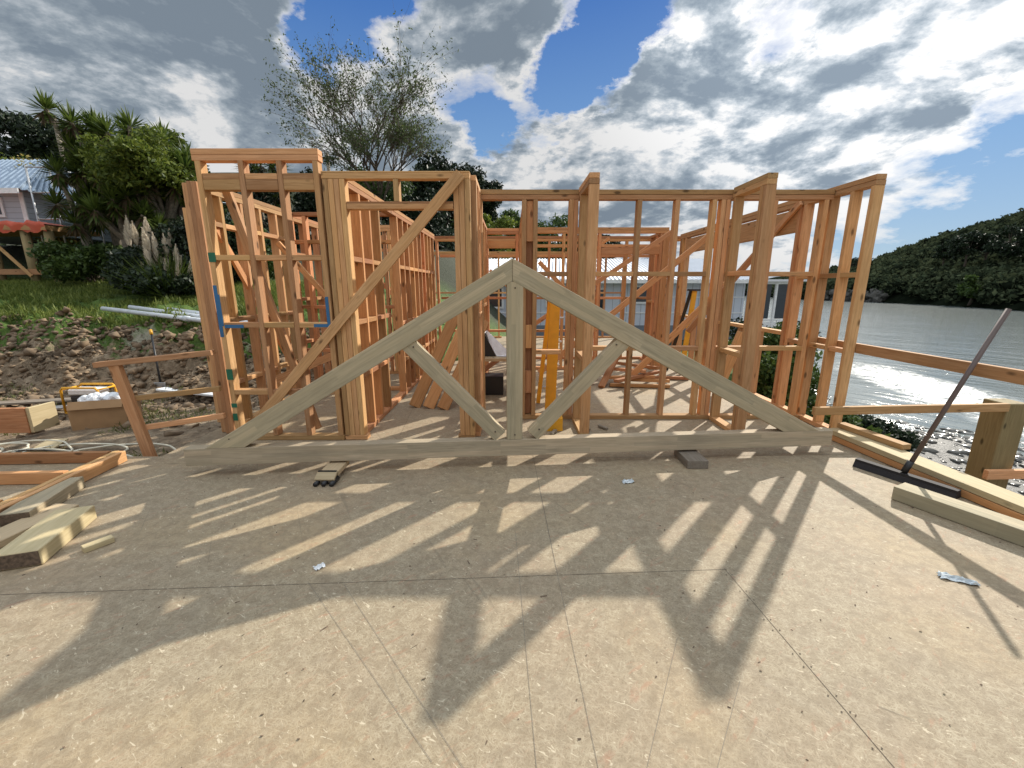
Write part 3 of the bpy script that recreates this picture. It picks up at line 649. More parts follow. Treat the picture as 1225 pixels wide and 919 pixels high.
box('engine', (gx - .2, gy_ - .11, g0 + .05), (gx + .02, gy_ + .11, g0 + .27), M['black'], t, .02); tube('alternator', [(gx + .02, gy_, g0 + .16), (gx + .22, gy_, g0 + .16)], .09, M['steel'], t, 16)
box('fuel_tank', (gx - .22, gy_ - .11, g0 + .28), (gx + .22, gy_ + .11, g0 + .37), M['white'], t, .02)
for nme, lab, pts_n, sd, cx, cy in (('garden_hose', 'pale hose lying in tangled loops on the ground by the floor edge', 60, 1, -4.7, 4.3), ('garden_hose', 'second pale hose in loose coils further left on the ground', 60, 2, -5.9, 4.35), ('power_cable', 'thin cable snaking between the coils of hose', 40, 5, -5.3, 4.15)):
    rs = random.Random(sd); pts = []
    for i in range(pts_n * 2):
        a = i / pts_n * 4 * math.pi; r_ = .36 + .18 * math.sin(a * .37 + sd) + rs.uniform(-.015, .015)
        x = cx + 1.25 * r_ * math.cos(a) + .30 * math.sin(a * .21 + sd); y = cy + .62 * r_ * math.sin(a) + .08 * math.cos(a * .3)
        pts.append((x, y, gz(x, y) + .06 + .015 * math.sin(a * 1.7)))
    o = tube(nme, pts, .0115 if 'hose' in nme else .006, M['hose'] if 'hose' in nme else M['black'], None, 6); meta(o, lab, 'hose' if 'hose' in nme else 'cable')
o = lumber('tile', (-5.5, 4.62, g0 + .05), (-5.25, 4.62, g0 + .06), .22, .02, M['pale'], None, (0, -.3, 1)); meta(o, 'square pale board scrap on the ground by the hoses', 'board')
def lumps(name, items, mat, jit=.5):
    """many small angular lumps as one mesh: items = (x, y, z, size, sx, sy, sz)"""
    bm = bmesh.new(); bmesh.ops.create_icosphere(bm, subdivisions=1, radius=1); bv = np.array([v.co[:] for v in bm.verts]); bm.verts.ensure_lookup_table(); bf = np.array([[v.index for v in f.verts] for f in bm.faces]); bm.free()
    A = np.array(items); n = len(A); m = len(bv); a = rng.uniform(0, 6.28, n); ca, sa = np.cos(a)[:, None], np.sin(a)[:, None]
    V = np.repeat(bv[None], n, 0) + rng.uniform(-jit, jit, (n, m, 3)); V *= A[:, None, 4:7]
    X = V[:, :, 0] * ca - V[:, :, 1] * sa; Y = V[:, :, 0] * sa + V[:, :, 1] * ca; V = np.stack([X, Y, V[:, :, 2]], 2) * A[:, None, 3:4] + A[:, None, 0:3]
    F = (bf[None] + (np.arange(n) * m)[:, None, None]).reshape(-1, 3); k = len(F)
    me = bpy.data.meshes.new(name); me.vertices.add(n * m); me.vertices.foreach_set('co', V.astype(np.float32).ravel()); me.loops.add(k * 3); me.loops.foreach_set('vertex_index', F.astype(np.int32).ravel())
    me.polygons.add(k); me.polygons.foreach_set('loop_start', np.arange(0, k * 3, 3, dtype=np.int32)); me.polygons.foreach_set('loop_total', np.full(k, 3, np.int32)); me.update(calc_edges=True); me.materials.append(mat)
    return place(bpy.data.objects.new(name, me), Matrix.Identity(4))
# grey pipes across the spoil heap
def heap(x, y): return gz(x, y)
for k, (a, b_, lab) in enumerate((((-8.6, 9.0, 1.0), (-5.2, 8.2, .72), 'front pale grey pipe resting on the spoil heap'), ((-8.2, 9.2, 1.02), (-5.1, 8.35, .74), 'middle pale grey pipe on the spoil heap'), ((-7.3, 9.1, .98), (-5.1, 8.5, .78), 'shorter rear pale grey pipe on the spoil heap'))):
    t = thing('drain_pipe', lab, 'pipe', a, 'pale grey pipes on the spoil heap'); tube('pipe', [a, b_], .045, M['pvc'], t, 14)
    c = Vector(a).lerp(Vector(b_), .62); d = (Vector(b_) - Vector(a)).normalized() * .06; tube('collar', [c - d, c + d], .056, M['pvc'], t, 14)
t = thing('shovel', 'dark shovel stuck upright in the spoil heap', 'shovel', (-6.3, 7.3, 0))
tube('shaft', [(-6.15, 7.2, -.2), (-6.4, 7.5, .62)], .016, M['black'], t); tube('grip', [(-6.4, 7.5, .62), (-6.43, 7.53, .70)], .024, M['yellow'], t)
lumber('blade', (-6.15, 7.18, -.42), (-6.15, 7.18, -.18), .2, .012, M['steel'], t)
for k, (a, b_, w, mt, lab) in enumerate((((-8.3, 6.3, -.33), (-5.9, 6.9, -.33), .2, 'old', 'long grey plank lying at the foot of the spoil heap'), ((-8.6, 5.6, -.34), (-6.5, 6.3, -.34), .16, 'steel', 'flat metal strip on the ground at far left'), ((-6.0, 7.0, -.25), (-4.6, 6.7, -.3), .16, 'white', 'white flat board half buried before the heap'), ((-9, 5.0, -.35), (-6.9, 5.4, -.35), .12, 'pale', 'pale plank behind the orange beam end at left'))):
    o = lumber('ground_plank', a, b_, w, .03, M[mt], None, (0, 0, 1)); meta(o, lab, 'plank')
it = []
for k in range(9000):                                  # clods and rubble
    x = random.uniform(-13, -3.3); y = random.gauss(7.7, .9)
    if y < 5 or y > 8.7: continue
    q = random.choice((.01, .015, .02, .03, .04, .045, .07)) * random.uniform(.6, 1.2); it.append((x, y, gz(x, y) + q * .1, q, 1.2, .9, .8))
o = lumps('clay_clods', it, plain('clay_clods_mat', (.19, .135, .085), .95, sc=.8, var=.75)); meta(o, 'broken clay clods and rubble over the spoil heap', 'clods', kind='stuff')

# ------------------------------------------------------------------ foliage builders
def quads(name, C, U, V, mat, parent=None):
    """C centres, U, V half axes (n,3) -> one mesh of separate quads"""
    n = len(C); co = np.empty((n, 4, 3), np.float32)
    co[:, 0] = C - U; co[:, 1] = C - V * .9; co[:, 2] = C + U; co[:, 3] = C + V
    me = bpy.data.meshes.new(name); me.vertices.add(n * 4); me.vertices.foreach_set('co', co.ravel())
    me.loops.add(n * 4); me.loops.foreach_set('vertex_index', np.arange(n * 4, dtype=np.int32))
    me.polygons.add(n); me.polygons.foreach_set('loop_start', np.arange(0, n * 4, 4, dtype=np.int32)); me.polygons.foreach_set('loop_total', np.full(n, 4, np.int32))
    me.update(calc_edges=True); me.materials.append(mat)
    return place(bpy.data.objects.new(name, me), Matrix.Identity(4), parent)
def leaves(name, clumps, n, size, mat, parent=None, flat=.7, aspect=.5):
    cs = np.array([c[:3] for c in clumps]); rs = np.array([c[3] for c in clumps]); wgt = rs ** 2.2; wgt /= wgt.sum()
    idx = rng.choice(len(clumps), n, p=wgt)
    d = rng.normal(size=(n, 3)); d /= np.linalg.norm(d, axis=1, keepdims=True)
    r = rs[idx, None] * rng.random((n, 1)) ** .38 * (1 + .25 * rng.normal(size=(n, 1)) * .5)
    C = cs[idx] + d * r * np.array([1, 1, flat])
    U = rng.normal(size=(n, 3)); U /= np.linalg.norm(U, axis=1, keepdims=True); V = np.cross(U, rng.normal(size=(n, 3))); V /= np.linalg.norm(V, axis=1, keepdims=True)
    s = size * rng.uniform(.6, 1.5, (n, 1)); return quads(name, C, U * s, V * s * aspect, mat, parent)
def blob_clumps(cx, cy, cz, rx, ry, rz, k, r):
    out = []
    for _ in range(k):
        while True:
            p = rng.uniform(-1, 1, 3)
            if .25 < np.dot(p, p) < 1: break
        out.append((cx + p[0] * rx, cy + p[1] * ry, cz + p[2] * rz, r * rng.uniform(.55, 1.3)))
    return out
def tree(label, x, y, zt, rx, rz, mat='leaf_mid', k=26, n=9000, size=.09, cr=.33, name='tree', cat='tree', trunk='trunk', group=None, zb=None, ry=None, tr=.13):
    """crown centred so that its top reaches zt"""
    g = gz(x, y) if zb is None else zb; cz = zt - rz
    t = thing(name, label, cat, (x, y, g), group)
    cl = blob_clumps(x, y, cz, rx * .85, (ry or rx) * .85, rz * .85, k, rx * cr)
    bm = bmesh.new(); top = Vector((x, y, cz)); base = Vector((x, y, g - .2)); knee = base.lerp(top, .55) + Vector((.1 * rx, 0, 0))
    tube_bm(bm, [base, base.lerp(knee, .5), knee, top], [tr * 1.3, tr, tr * .8, tr * .4], 8)
    for c in cl[::2]: 
        p = Vector(c[:3]); s = knee.lerp(top, random.random() * .9); tube_bm(bm, [s, s.lerp(p, .5) + Vector((0, 0, .1)), p], [tr * .4, tr * .25, tr * .1], 5, False)
    bm_obj('trunk', bm, M[trunk], t, smooth=True)
    leaves('crown', cl, n, size, M[mat], t); return t
def px(u, v, Y):                                       # a point at distance Y seen under picture angle (u, v): used once to read off real positions
    a = (u - 612.5) / FPX; b_ = (459.5 - v) / FPX; dy = math.cos(PITCH) + b_ * math.sin(PITCH); dz = -math.sin(PITCH) + b_ * math.cos(PITCH)
    return Vector((a * Y / dy, Y, EYE + dz * Y / dy))

def cabbage(label, x, y, zt, heads, spread, blade=.5, nb=110, group='cabbage trees on the slope', hs=None):
    g = gz(x, y); t = thing('cabbage_tree', label, 'tree', (x, y, g), group)
    bm = bmesh.new(); H = zt - g; fork = Vector((x, y, g + H * .42)); tube_bm(bm, [(x, y, g - .2), (x + .05, y, g + H * .2), fork], [.16, .13, .11], 8)
    Cs, Us, Vs, Cd, Ud, Vd = [], [], [], [], [], []
    for k in range(heads):
        a = random.random() * 6.28; r_ = spread * math.sqrt(random.random()); h = Vector((x + r_ * math.cos(a), y + r_ * math.sin(a) * .6, zt - blade * .6 - random.random() * H * .42 * (.3 + r_ / spread)))
        mid = fork.lerp(h, .5) + Vector((0, 0, -.12 * r_)); tube_bm(bm, [fork, mid, h], [.085, .06, .045], 6, False)
        for _ in range(nb):
            d = Vector((random.gauss(0, 1), random.gauss(0, 1), random.gauss(.25, .8))).normalized(); l = blade * random.uniform(.7, 1.1)
            e = h + d * l * .55 + Vector((0, 0, -.1 * l * (1 - d.z))); s = d.cross(Vector((0, 0, 1)) if abs(d.z) < .9 else Vector((1, 0, 0))).normalized()
            Cs.append(e); Us.append(d * l * .5); Vs.append(s * .03)
        for _ in range(nb // 5):
            d = Vector((random.gauss(0, .35), random.gauss(0, .35), -1)).normalized(); l = blade * random.uniform(.6, 1); e = h + d * l * .5
            Cd.append(e); Ud.append(d * l * .5); Vd.append(d.orthogonal().normalized() * .025)
    bm_obj('trunk', bm, M['palebark'], t, smooth=True)
    quads('leaf_head', np.array(Cs), np.array(Us), np.array(Vs), M['blade'], t); quads('dead_leaves', np.array(Cd), np.array(Ud), np.array(Vd), M['dry'], t)

def P2(u, v, Y): return px(u, v, Y)
# cabbage tree group on the left
for (u, v, Y, hd, sp, lab) in ((105, 118, 13, 26, 1.35, 'tallest cabbage tree with dense spiky crown on the left slope'), (145, 150, 13.5, 22, 1.3, 'cabbage tree just right of the tallest one on the slope'),
                               (182, 168, 13, 20, 1.15, 'cabbage tree at the right end of the clump on the slope'), (80, 180, 12.5, 9, .7, 'thin cabbage tree with separate star shaped heads at left'), (135, 205, 12.2, 12, .9, 'low cabbage tree in front of the clump')):
    p = P2(u, v, Y); cabbage(lab, p.x, p.y, p.z, hd, sp)
p = P2(302, 172, 24); cabbage('distant cabbage tree above the tall left frame', p.x, p.y, p.z, 7, 1.0, .75)
p = P2(323, 182, 26); cabbage('second distant cabbage tree beside the first above the frame', p.x, p.y, p.z, 5, .8, .75)
for (u, v, Y, rx, rz, mt, k, n, sz, lab) in (
    (15, 120, 30, 3.4, 3.2, 'leaf_dark', 26, 14000, .14, 'very dark dense tree on the skyline at far left'),
    (150, 150, 12.4, 1.2, .85, 'leaf_bright', 26, 9000, .055, 'sunlit leafy tree growing among the front cabbage trees'),
    (203, 182, 13.2, .85, .75, 'leaf_bright', 20, 7000, .055, 'leafy tree between the cabbage trees and the tall frame'),
    (195, 150, 17, 1.6, 1.9, 'leaf_bright', 24, 11000, .08, 'bright yellow green leafy tree right of the cabbage trees'),
    (215, 188, 18, 1.7, 1.9, 'leaf_mid', 24, 10000, .09, 'mid green tree right of the bright one on the slope'),
    (160, 155, 19, 2.6, 2.4, 'leaf_mid', 28, 13000, .09, 'broad green tree behind the cabbage tree clump'),
    (95, 195, 20, 3.2, 2.6, 'leaf_mid', 30, 13000, .10, 'dark green tree behind the yellow flowering shrubs'),
    (232, 225, 19, 1.8, 2.2, 'leaf_dark', 22, 9000, .10, 'dark tree beside the grey shed on the slope'),
    (270, 222, 24, 2.8, 2.6, 'leaf_dark', 26, 10000, .11, 'dark tree seen through the top of the tall left frame'),
    (335, 215, 25, 3.0, 3.0, 'leaf_dark', 28, 11000, .11, 'dark tree seen through the middle of the tall left frame'),
    (385, 205, 26, 2.8, 3.2, 'leaf_dark', 28, 11000, .11, 'dark tree left of the bare tall tree trunk'),
    (440, 190, 25, 2.4, 3.4, 'leaf_mid', 30, 12000, .09, 'grey green tree at the foot of the tall airy tree'),
    (532, 184, 30, 2.9, 2.3, 'leaf_dark', 26, 14000, .12, 'dark spreading pine right of the tall airy tree'),
    (575, 200, 31, 1.8, 1.8, 'leaf_dark', 18, 7000, .12, 'small dark pine at the right end of the pine group'),
    (500, 220, 27, 3.0, 3.0, 'leaf_dark', 28, 11000, .11, 'dark tree filling the doorway opening below the pines'),
    (560, 248, 28, 2.2, 2.0, 'leaf_mid', 24, 9000, .10, 'green bush tree behind the corridor opening'),
    (590, 250, 27, 1.5, 1.6, 'leaf_bright', 20, 7000, .09, 'light green bush seen left of the king post group'),
    (613, 238, 29, 1.2, 2.0, 'leaf_mid', 18, 6000, .10, 'narrow green tree just left of the truss apex'),
    (662, 262, 34, 2.4, 1.9, 'leaf_mid', 22, 8000, .11, 'round distant tree above the white roof'),
    (692, 270, 36, 1.6, 1.4, 'leaf_dark', 16, 5000, .12, 'small distant tree right of the round one above the roof'),
    (725, 276, 38, 1.6, 1.2, 'leaf_dark', 16, 4000, .12, 'low distant tree behind the right hand room'),
    (300, 262, 20, 2.6, 2.3, 'leaf_dark', 26, 10000, .10, 'low dark bush tree behind the left side wall frame'),
    (365, 258, 20, 2.8, 2.2, 'leaf_dark', 26, 10000, .10, 'low dark bush tree behind the rear left cross wall'),
    (440, 262, 21, 2.8, 2.0, 'leaf_dark', 26, 9000, .10, 'low dark tree behind the long interior wall'),
    (510, 275, 24, 2.4, 1.8, 'leaf_dark', 24, 8000, .10, 'low dark tree left of the white roofed house')):
    p = P2(u, v, Y); tree(lab, p.x, p.y, p.z, rx, rz, mt, k, n, sz, group='trees behind the building site')
def shrub(label, x, y, r, h, mat, n=4500, size=.05, name='shrub', z=None):
    g = gz(x, y) if z is None else z; t = thing(name, label, 'shrub', (x, y, g), 'shrubs around the site')
    cl = blob_clumps(x, y, g + h * .5, r * .8, r * .8, h * .45, 14, r * .4)
    bm = bmesh.new()
    for c in cl: tube_bm(bm, [(x + random.uniform(-.1, .1), y, g - .1), c[:3]], [.025, .008], 5, False)
    bm_obj('stem', bm, M['trunk'], t); leaves('foliage', cl, n, size, M[mat], t)
for (u, v, Y, r, h, mt, lab) in ((20, 200, 17, 1.6, 2.2, 'leaf_yellow', 'yellow flowering shrub above the blue cottage roof'), (60, 205, 16, 1.2, 2.0, 'leaf_yellow', 'yellow flowering shrub right of the cottage roof'), (5, 175, 19, 1.8, 2.4, 'leaf_bright', 'pale green shrub at the top left edge'),
                                 (110, 310, 12.2, 1.0, 1.3, 'leaf_mid', 'dark shrub under the cabbage trees'), (175, 335, 11.5, 1.1, 1.1, 'leaf_dark', 'dark shrub below the pampas plumes'), (225, 300, 12, 1.2, 1.8, 'leaf_dark', 'dark shrub left of the tall frame'),
                                 (210, 350, 11, .9, .8, 'leaf_dark', 'low dark shrub where the slope meets the frame'), (258, 330, 12.5, 1.3, 1.9, 'leaf_dark', 'dark shrub behind the left corner studs'), (300, 330, 13, 1.3, 1.8, 'leaf_mid', 'green shrub behind the left rooms')):
    p = P2(u, v, Y); shrub(lab, p.x, p.y, r, max(h, p.z + h * .3 - gz(p.x, p.y)), mt, 6000, .06)
for (x, y, r, h, mt, lab) in ((5.6, 9.2, 1.0, 1.9, 'leaf_mid', 'green shrub on the bank outside the window opening'), (4.7, 7.2, .8, 1.5, 'leaf_mid', 'leafy shrub on the bank below the water side wall'), (5.0, 6.0, .7, 1.4, 'leaf_mid', 'shrub with pale leaves behind the right corner studs'), (6.6, 10.8, 1.1, 1.6, 'leaf_dark', 'dark shrub on the bank near the neighbour house'),
                              (5.9, 7.6, .8, 1.2, 'leaf_grey', 'grey green shrub low on the bank right of the wall'), (9.2, 10.2, .8, .55, 'leaf_dark', 'low dark shrub at the top of the rocky beach')):
    shrub(lab, x, y, r, h, mt, 6500, .05)

# tall airy tree
def airy():
    b = P2(452, 250, 24); g = gz(b.x, b.y); t = thing('airy_tree', 'tall thin leaved tree rising above the doorway frame against clouds', 'tree', (b.x, b.y, g))
    bm = bmesh.new(); tips = []; rs = random.Random(5)
    def br(p, d, l, r, dep):
        e = p + d * l; mid = p.lerp(e, .5) + Vector((rs.uniform(-.06, .06), rs.uniform(-.06, .06), 0)) * l
        tube_bm(bm, [p, mid, e], [r, r * .82, r * .66], 6 if dep < 3 else 3, False)
        if dep >= 4: tips.append((p.lerp(e, .5), dep)); tips.append((e, dep))
        if dep == 6: return
        k = (6, 4, 4, 3, 3, 2)[dep]
        for i in range(k):
            ax = Vector((rs.gauss(0, 1), rs.gauss(0, 1), rs.gauss(0, .4))).normalized()
            nd = (d + ax * rs.uniform(.40, .88) + Vector((-.02, 0, .10))).normalized()
            br(p.lerp(e, rs.uniform(.55, 1)), nd, l * rs.uniform(.60, .92), r * .56, dep + 1)
    top = P2(455, 122, 24); H = top.z - g
    br(Vector((b.x, b.y, g - .2)), Vector((.02, 0, 1)), H * .38, .14, 0)
    bm_obj('trunk', bm, M['trunk'], t)
    cl = [(p.x, p.y, p.z, .22) for p, dd in tips]
    leaves('crown', cl, 15000, .06, M['leaf_grey'], t, aspect=.45)
airy()

# pampas plumes
for k, (u, v, Y) in enumerate(((168, 262, 11.6), (200, 285, 11.2), (190, 300, 11.0))):
    p = P2(u, v, Y); g = gz(p.x, p.y); lab = ('tall pampas grass with cream plumes left in the clump', 'pampas grass with leaning cream plumes nearest the frame', 'low pampas grass with drooping plumes in front of the others')[k]
    t = thing('pampas_grass', lab, 'pampas grass', (p.x, p.y, g), 'pampas grass clumps'); C, U, V, C2, U2, V2 = [], [], [], [], [], []
    bm = bmesh.new()
    for i in range(9):
        tip = Vector((p.x + random.uniform(-.6, .6), p.y + random.uniform(-.3, .3), p.z - random.uniform(0, .9))); base = Vector((p.x + random.uniform(-.15, .15), p.y, g))
        tube_bm(bm, [base, base.lerp(tip, .6), tip], [.012, .01, .006], 4, False); ax = (tip - base).normalized()
        for _ in range(420):
            s = random.random(); rr = .11 * math.sin(math.pi * min(1, s + .12)); d = Vector((random.gauss(0, 1), random.gauss(0, 1), random.gauss(0, 1))).normalized()
            C.append(tip + Vector((ax.x*.3,ax.y*.3,1)) * (s * .5 - .2) + d * rr * .6); U.append(ax * .05 + d * .02); V.append(d.cross(ax) * .012)
    for i in range(420):
        d = Vector((random.gauss(0, 1), random.gauss(0, 1), abs(random.gauss(.9, .5)))).normalized(); l = random.uniform(.7, 1.3)
        C2.append(Vector((p.x, p.y, g)) + d * l * .5); U2.append(d * l * .55); V2.append(d.orthogonal().normalized() * .012)
    bm_obj('stalk', bm, M['dry'], t); quads('plume', np.array(C), np.array(U), np.array(V), M['plume'], t); quads('blade', np.array(C2), np.array(U2), np.array(V2), M['blade'], t)

# grass on the slope
xs = rng.uniform(-16, -3.8, 60000); ys = rng.uniform(8.5, 13.2, 60000)
keep = np.array([mnoise.noise(Vector((x * .6, y * .6, 7))) > -.02 - (.2 if y > 10.3 else 0) for x, y in zip(xs, ys)])
xs, ys = xs[keep], ys[keep]; zs = np.array([gz(x, y) for x, y in zip(xs, ys)]); n = len(xs)
hh = rng.uniform(.05, .17, n); C = np.stack([xs, ys, zs + hh * .5], 1); U = np.stack([rng.normal(0, .03, n), rng.normal(0, .03, n), hh * .6], 1); a = rng.uniform(0, 6.28, n); V = np.stack([np.cos(a) * .012, np.sin(a) * .012, 0 * a], 1)
o = quads('grass', C, U, V, leafm('slope_grass', (.08, .125, .022), (.24, .28, .065), .35, 1.5)); meta(o, 'green grass covering the slope behind the spoil heap', 'grass', kind='stuff')
xs = rng.uniform(-9, -3.3, 9000); ys = rng.uniform(4.3, 7, 9000); keep = np.array([mnoise.noise(Vector((x * 1.1, y * 1.1, 2))) > .12 for x, y in zip(xs, ys)]); xs, ys = xs[keep], ys[keep]
zs = np.array([gz(x, y) for x, y in zip(xs, ys)]); n = len(xs); hh = rng.uniform(.02, .08, n); C = np.stack([xs, ys, zs + hh * .5], 1); U = np.stack([rng.normal(0, .02, n), rng.normal(0, .02, n), hh * .6], 1); a = rng.uniform(0, 6.28, n); V = np.stack([np.cos(a) * .007, np.sin(a) * .007, 0 * a], 1)
o = quads('grass', C, U, V, leafm('yard_grass', (.07, .10, .02), (.22, .22, .08), .3, 1.5)); meta(o, 'thin trampled grass tufts on the yard by the hoses', 'grass', kind='stuff')

# ------------------------------------------------------------------ neighbour houses
def corrugated(name, a, b_, c, d, pitch, mat, parent, amp=.018):
    """sheet with corners a-b (eave) and d-c (ridge), ribs run from eave to ridge"""
    a, b_, c, d = map(Vector, (a, b_, c, d)); n = max(4, int((b_ - a).length / pitch) * 4); nor = (b_ - a).cross(d - a).normalized(); vs, fs = [], []
    for i in range(n + 1):
        s = i / n; o = nor * amp * math.cos(i * math.pi / 2); vs += [a.lerp(b_, s) + o, d.lerp(c, s) + o]
    fs = [(2 * i, 2 * i + 2, 2 * i + 3, 2 * i + 1) for i in range(n)]
    o = mesh_obj(name, vs, fs, mat, parent); m = o.modifiers.new('t', 'SOLIDIFY'); m.thickness = .02; return o
def solidbox(name, lo, hi, mat, parent=None):
    lo, hi = Vector(lo), Vector(hi); bm = bmesh.new(); bmesh.ops.create_cube(bm, size=1, matrix=Matrix.Translation((lo + hi) / 2) @ Matrix.Diagonal((*(hi - lo), 1))); return bm_obj(name, bm, mat, parent)
YH = 18.0
t = thing('neighbour_house', 'long pale blue single storey house with white corrugated roof behind the frames', 'house', (4, YH, -.8))
xl, xr = -2.6, 9.7; ev = 1.78; rg = 2.72
solidbox('wall', (xl, YH, -1.0), (xr, YH + 5, ev), M['blue_batten'], t)
corrugated('roof', (xl - .4, YH - .4, ev - .05), (xr + .35, YH - .4, ev - .05), (xr - .9, YH + 2.6, rg), (xl + .8, YH + 2.6, rg), .17, M['roof_white'], t)
corrugated('roof', (xr + .35, YH + 5.3, ev - .05), (xl - .4, YH + 5.3, ev - .05), (xl + .8, YH + 2.6, rg), (xr - .9, YH + 2.6, rg), .17, M['roof_white'], t)
mesh_obj('roof_end', [(xr + .35, YH - .4, ev - .05), (xr + .35, YH + 5.3, ev - .05), (xr - .9, YH + 2.6, rg)], [(0, 1, 2)], M['roof_white'], t); mesh_obj('roof_end', [(xl - .4, YH - .4, ev - .05), (xl - .4, YH + 5.3, ev - .05), (xl + .8, YH + 2.6, rg)], [(0, 2, 1)], M['roof_white'], t)
box('fascia', (xl - .4, YH - .46, ev - .2), (xr + .35, YH - .42, ev - .06), M['white'], t, 0)
box('base_board', (xl, YH - .03, -1.0), (xr, YH - .003, -.15), plain('dark_base_board', (.16, .19, .22), .8), t, 0)  # base board in a darker blue grey than the cladding
def window(x0, x1, z0, z1, par, y=YH, mull=1):
    f = thing_frame = box('window', (x0, y - .05, z0), (x1, y - .002, z1), M['white'], par, 0)
    w_ = (x1 - x0 - .08 * (mull + 1)) / mull
    for k in range(mull):
        a = x0 + .08 + k * (w_ + .08); box('pane', (a, y - .056, z0 + .08), (a + w_, y - .051, z1 - .08), M['glass'], f, 0)
for x0, x1, z0, z1, mu in ((-1.2, -.35, .55, 1.45, 1), (5.05, 6.3, .75, 1.5, 2), (1.4, 2.1, .6, 1.4, 1), (2.9, 3.9, -.1, 1.4, 1)): window(x0, x1, z0, z1, t, mull=mu)
for z in (.35, 1.0): box('trim', (xl, YH - .02, z), (xr, YH - .001, z + .04), M['white'], t, 0)
# glazed end room of the neighbour
t = thing('glazed_porch', 'white framed glazed porch at the water end of the blue house', 'porch', (10.9, YH, -.8))
for x in (9.95, 11.1, 12.1): box('post', (x, YH + .2, -1.6), (x + .09, YH + .29, 1.6), M['white'], t, 0)
for z in (-.85, .0, 1.55): box('rail', (9.95, YH + .21, z), (12.19, YH + .28, z + .1), M['white'], t, 0)
solidbox('lower_panel', (9.98, YH + .22, -.8), (12.15, YH + .27, -.03), M['white'], t); solidbox('roof', (9.8, YH, 1.66), (12.4, YH + 3, 1.74), M['roof_white'], t)
for x in (10.06, 11.2): solidbox('pane', (x, YH + .235, .11), (x + .88, YH + .245, 1.54), M['glass'], t)

# blue cottage on the slope, far left
t = thing('blue_cottage', 'small pale blue weatherboard cottage with ribbed roof at the left edge', 'house', (-18.5, 14, 2))
A = P2(-8, 270, 14); B_ = P2(36, 270, 14); top = P2(36, 226, 14)
cx1 = B_.x; z0c = 3.2; z1c = top.z
solidbox('wall', (cx1 - 5, 14, 3.1), (cx1, 18, z1c), M['blue_side'], t)
corrugated('roof', (cx1 - 5.2, 13.6, z1c - .08), (cx1 + .35, 13.6, z1c - .08), (cx1 - .95, 16, z1c + 1.35), (cx1 - 5.2, 16, z1c + 1.35), .2, M['roof_blue'], t, .03)
corrugated('roof', (cx1 + .35, 13.6, z1c - .08), (cx1 + .35, 18.3, z1c - .08), (cx1 - .95, 16, z1c + 1.35), (cx1 - .96, 16, z1c + 1.35), .2, M['roof_blue'], t, .03)
box('fascia', (cx1 - 5.2, 13.53, z1c - .22), (cx1 + .38, 13.57, z1c - .07), M['white'], t, 0)
box('corner_board', (cx1 - .1, 13.96, z0c), (cx1 + .03, 13.998, z1c - .1), M['white'], t, 0)
f = box('window', (cx1 - 1.3, 13.95, z0c + .35), (cx1 - .65, 13.998, z1c - .25), M['white'], t, 0); box('pane', (cx1 - 1.22, 13.94, z0c + .43), (cx1 - .73, 13.948, z1c - .33), M['glass'], f, 0)
# cottage deck
dz = P2(40, 272, 13).z; x1 = P2(84, 272, 13).x
t = thing('cottage_deck', 'raised timber deck on round posts in front of the blue cottage', 'deck', (x1 - 1.5, 13, 1.5))
box('platform', (x1 - 4.5, 12.3, dz - .16), (x1, 13.9, dz - .03), M['pine'], t, 0)
for x in (x1 - 2.7, x1 - 1.75, x1 - .75, x1 - .1): tube('deck_post', [(x, 12.45, gz(x, 12.4) - .3), (x, 12.45, dz - .16)], .11, M['post'], t, 12)
box('beam', (x1 - 4.5, 12.34, dz - 1.35), (x1 - .1, 12.42, dz - 1.2), M['pine'], t, 0); lumber('brace', (x1 - 1.7, 12.3, dz - .3), (x1 - .7, 12.3, dz - 1.4), .08, .04, M['pine'], t)
bm = bmesh.new(); nx = 40                               # sagging tarp over the edge
g = [[bm.verts.new((x1 - 4.4 + 4.4 * i / nx, 12.27 + .012 * j + (.02 * math.sin(i * 1.3)), dz + .05 - .085 * j + .03 * math.sin(i * .9 + j) + .03 * math.sin(i * 2.3))) for i in range(nx + 1)] for j in range(4)]
for j in range(3):
    for i in range(nx): bm.faces.new((g[j][i], g[j][i + 1], g[j + 1][i + 1], g[j + 1][i]))
g2 = [bm.verts.new((v.co.x, 13.6, dz + .02)) for v in g[0]]
for i in range(nx): bm.faces.new((g2[i], g2[i + 1], g[0][i + 1], g[0][i]))
o = bm_obj('red_tarpaulin', bm, M['red'], None, smooth=True); meta(o, 'red tarpaulin draped over the edge of the cottage deck', 'tarpaulin')
t = thing('deck_rail', 'thin white rails standing on the cottage deck', 'railing', (x1 - 2, 12.5, dz))
for z in (.45, .85): tube('rail', [(x1 - 4.5, 12.5, dz + z), (x1 - 2.3, 12.5, dz + z)], .02, M['white'], t, 6)
for x in (x1 - 3.6, x1 - 2.3): tube('rail_post', [(x, 12.5, dz), (x, 12.5, dz + .9)], .02, M['white'], t, 6)
tube('rail', [(x1 - 2.3, 12.5, dz + .85), (x1 - 1.5, 12.5, dz)], .02, M['white'], t, 6)
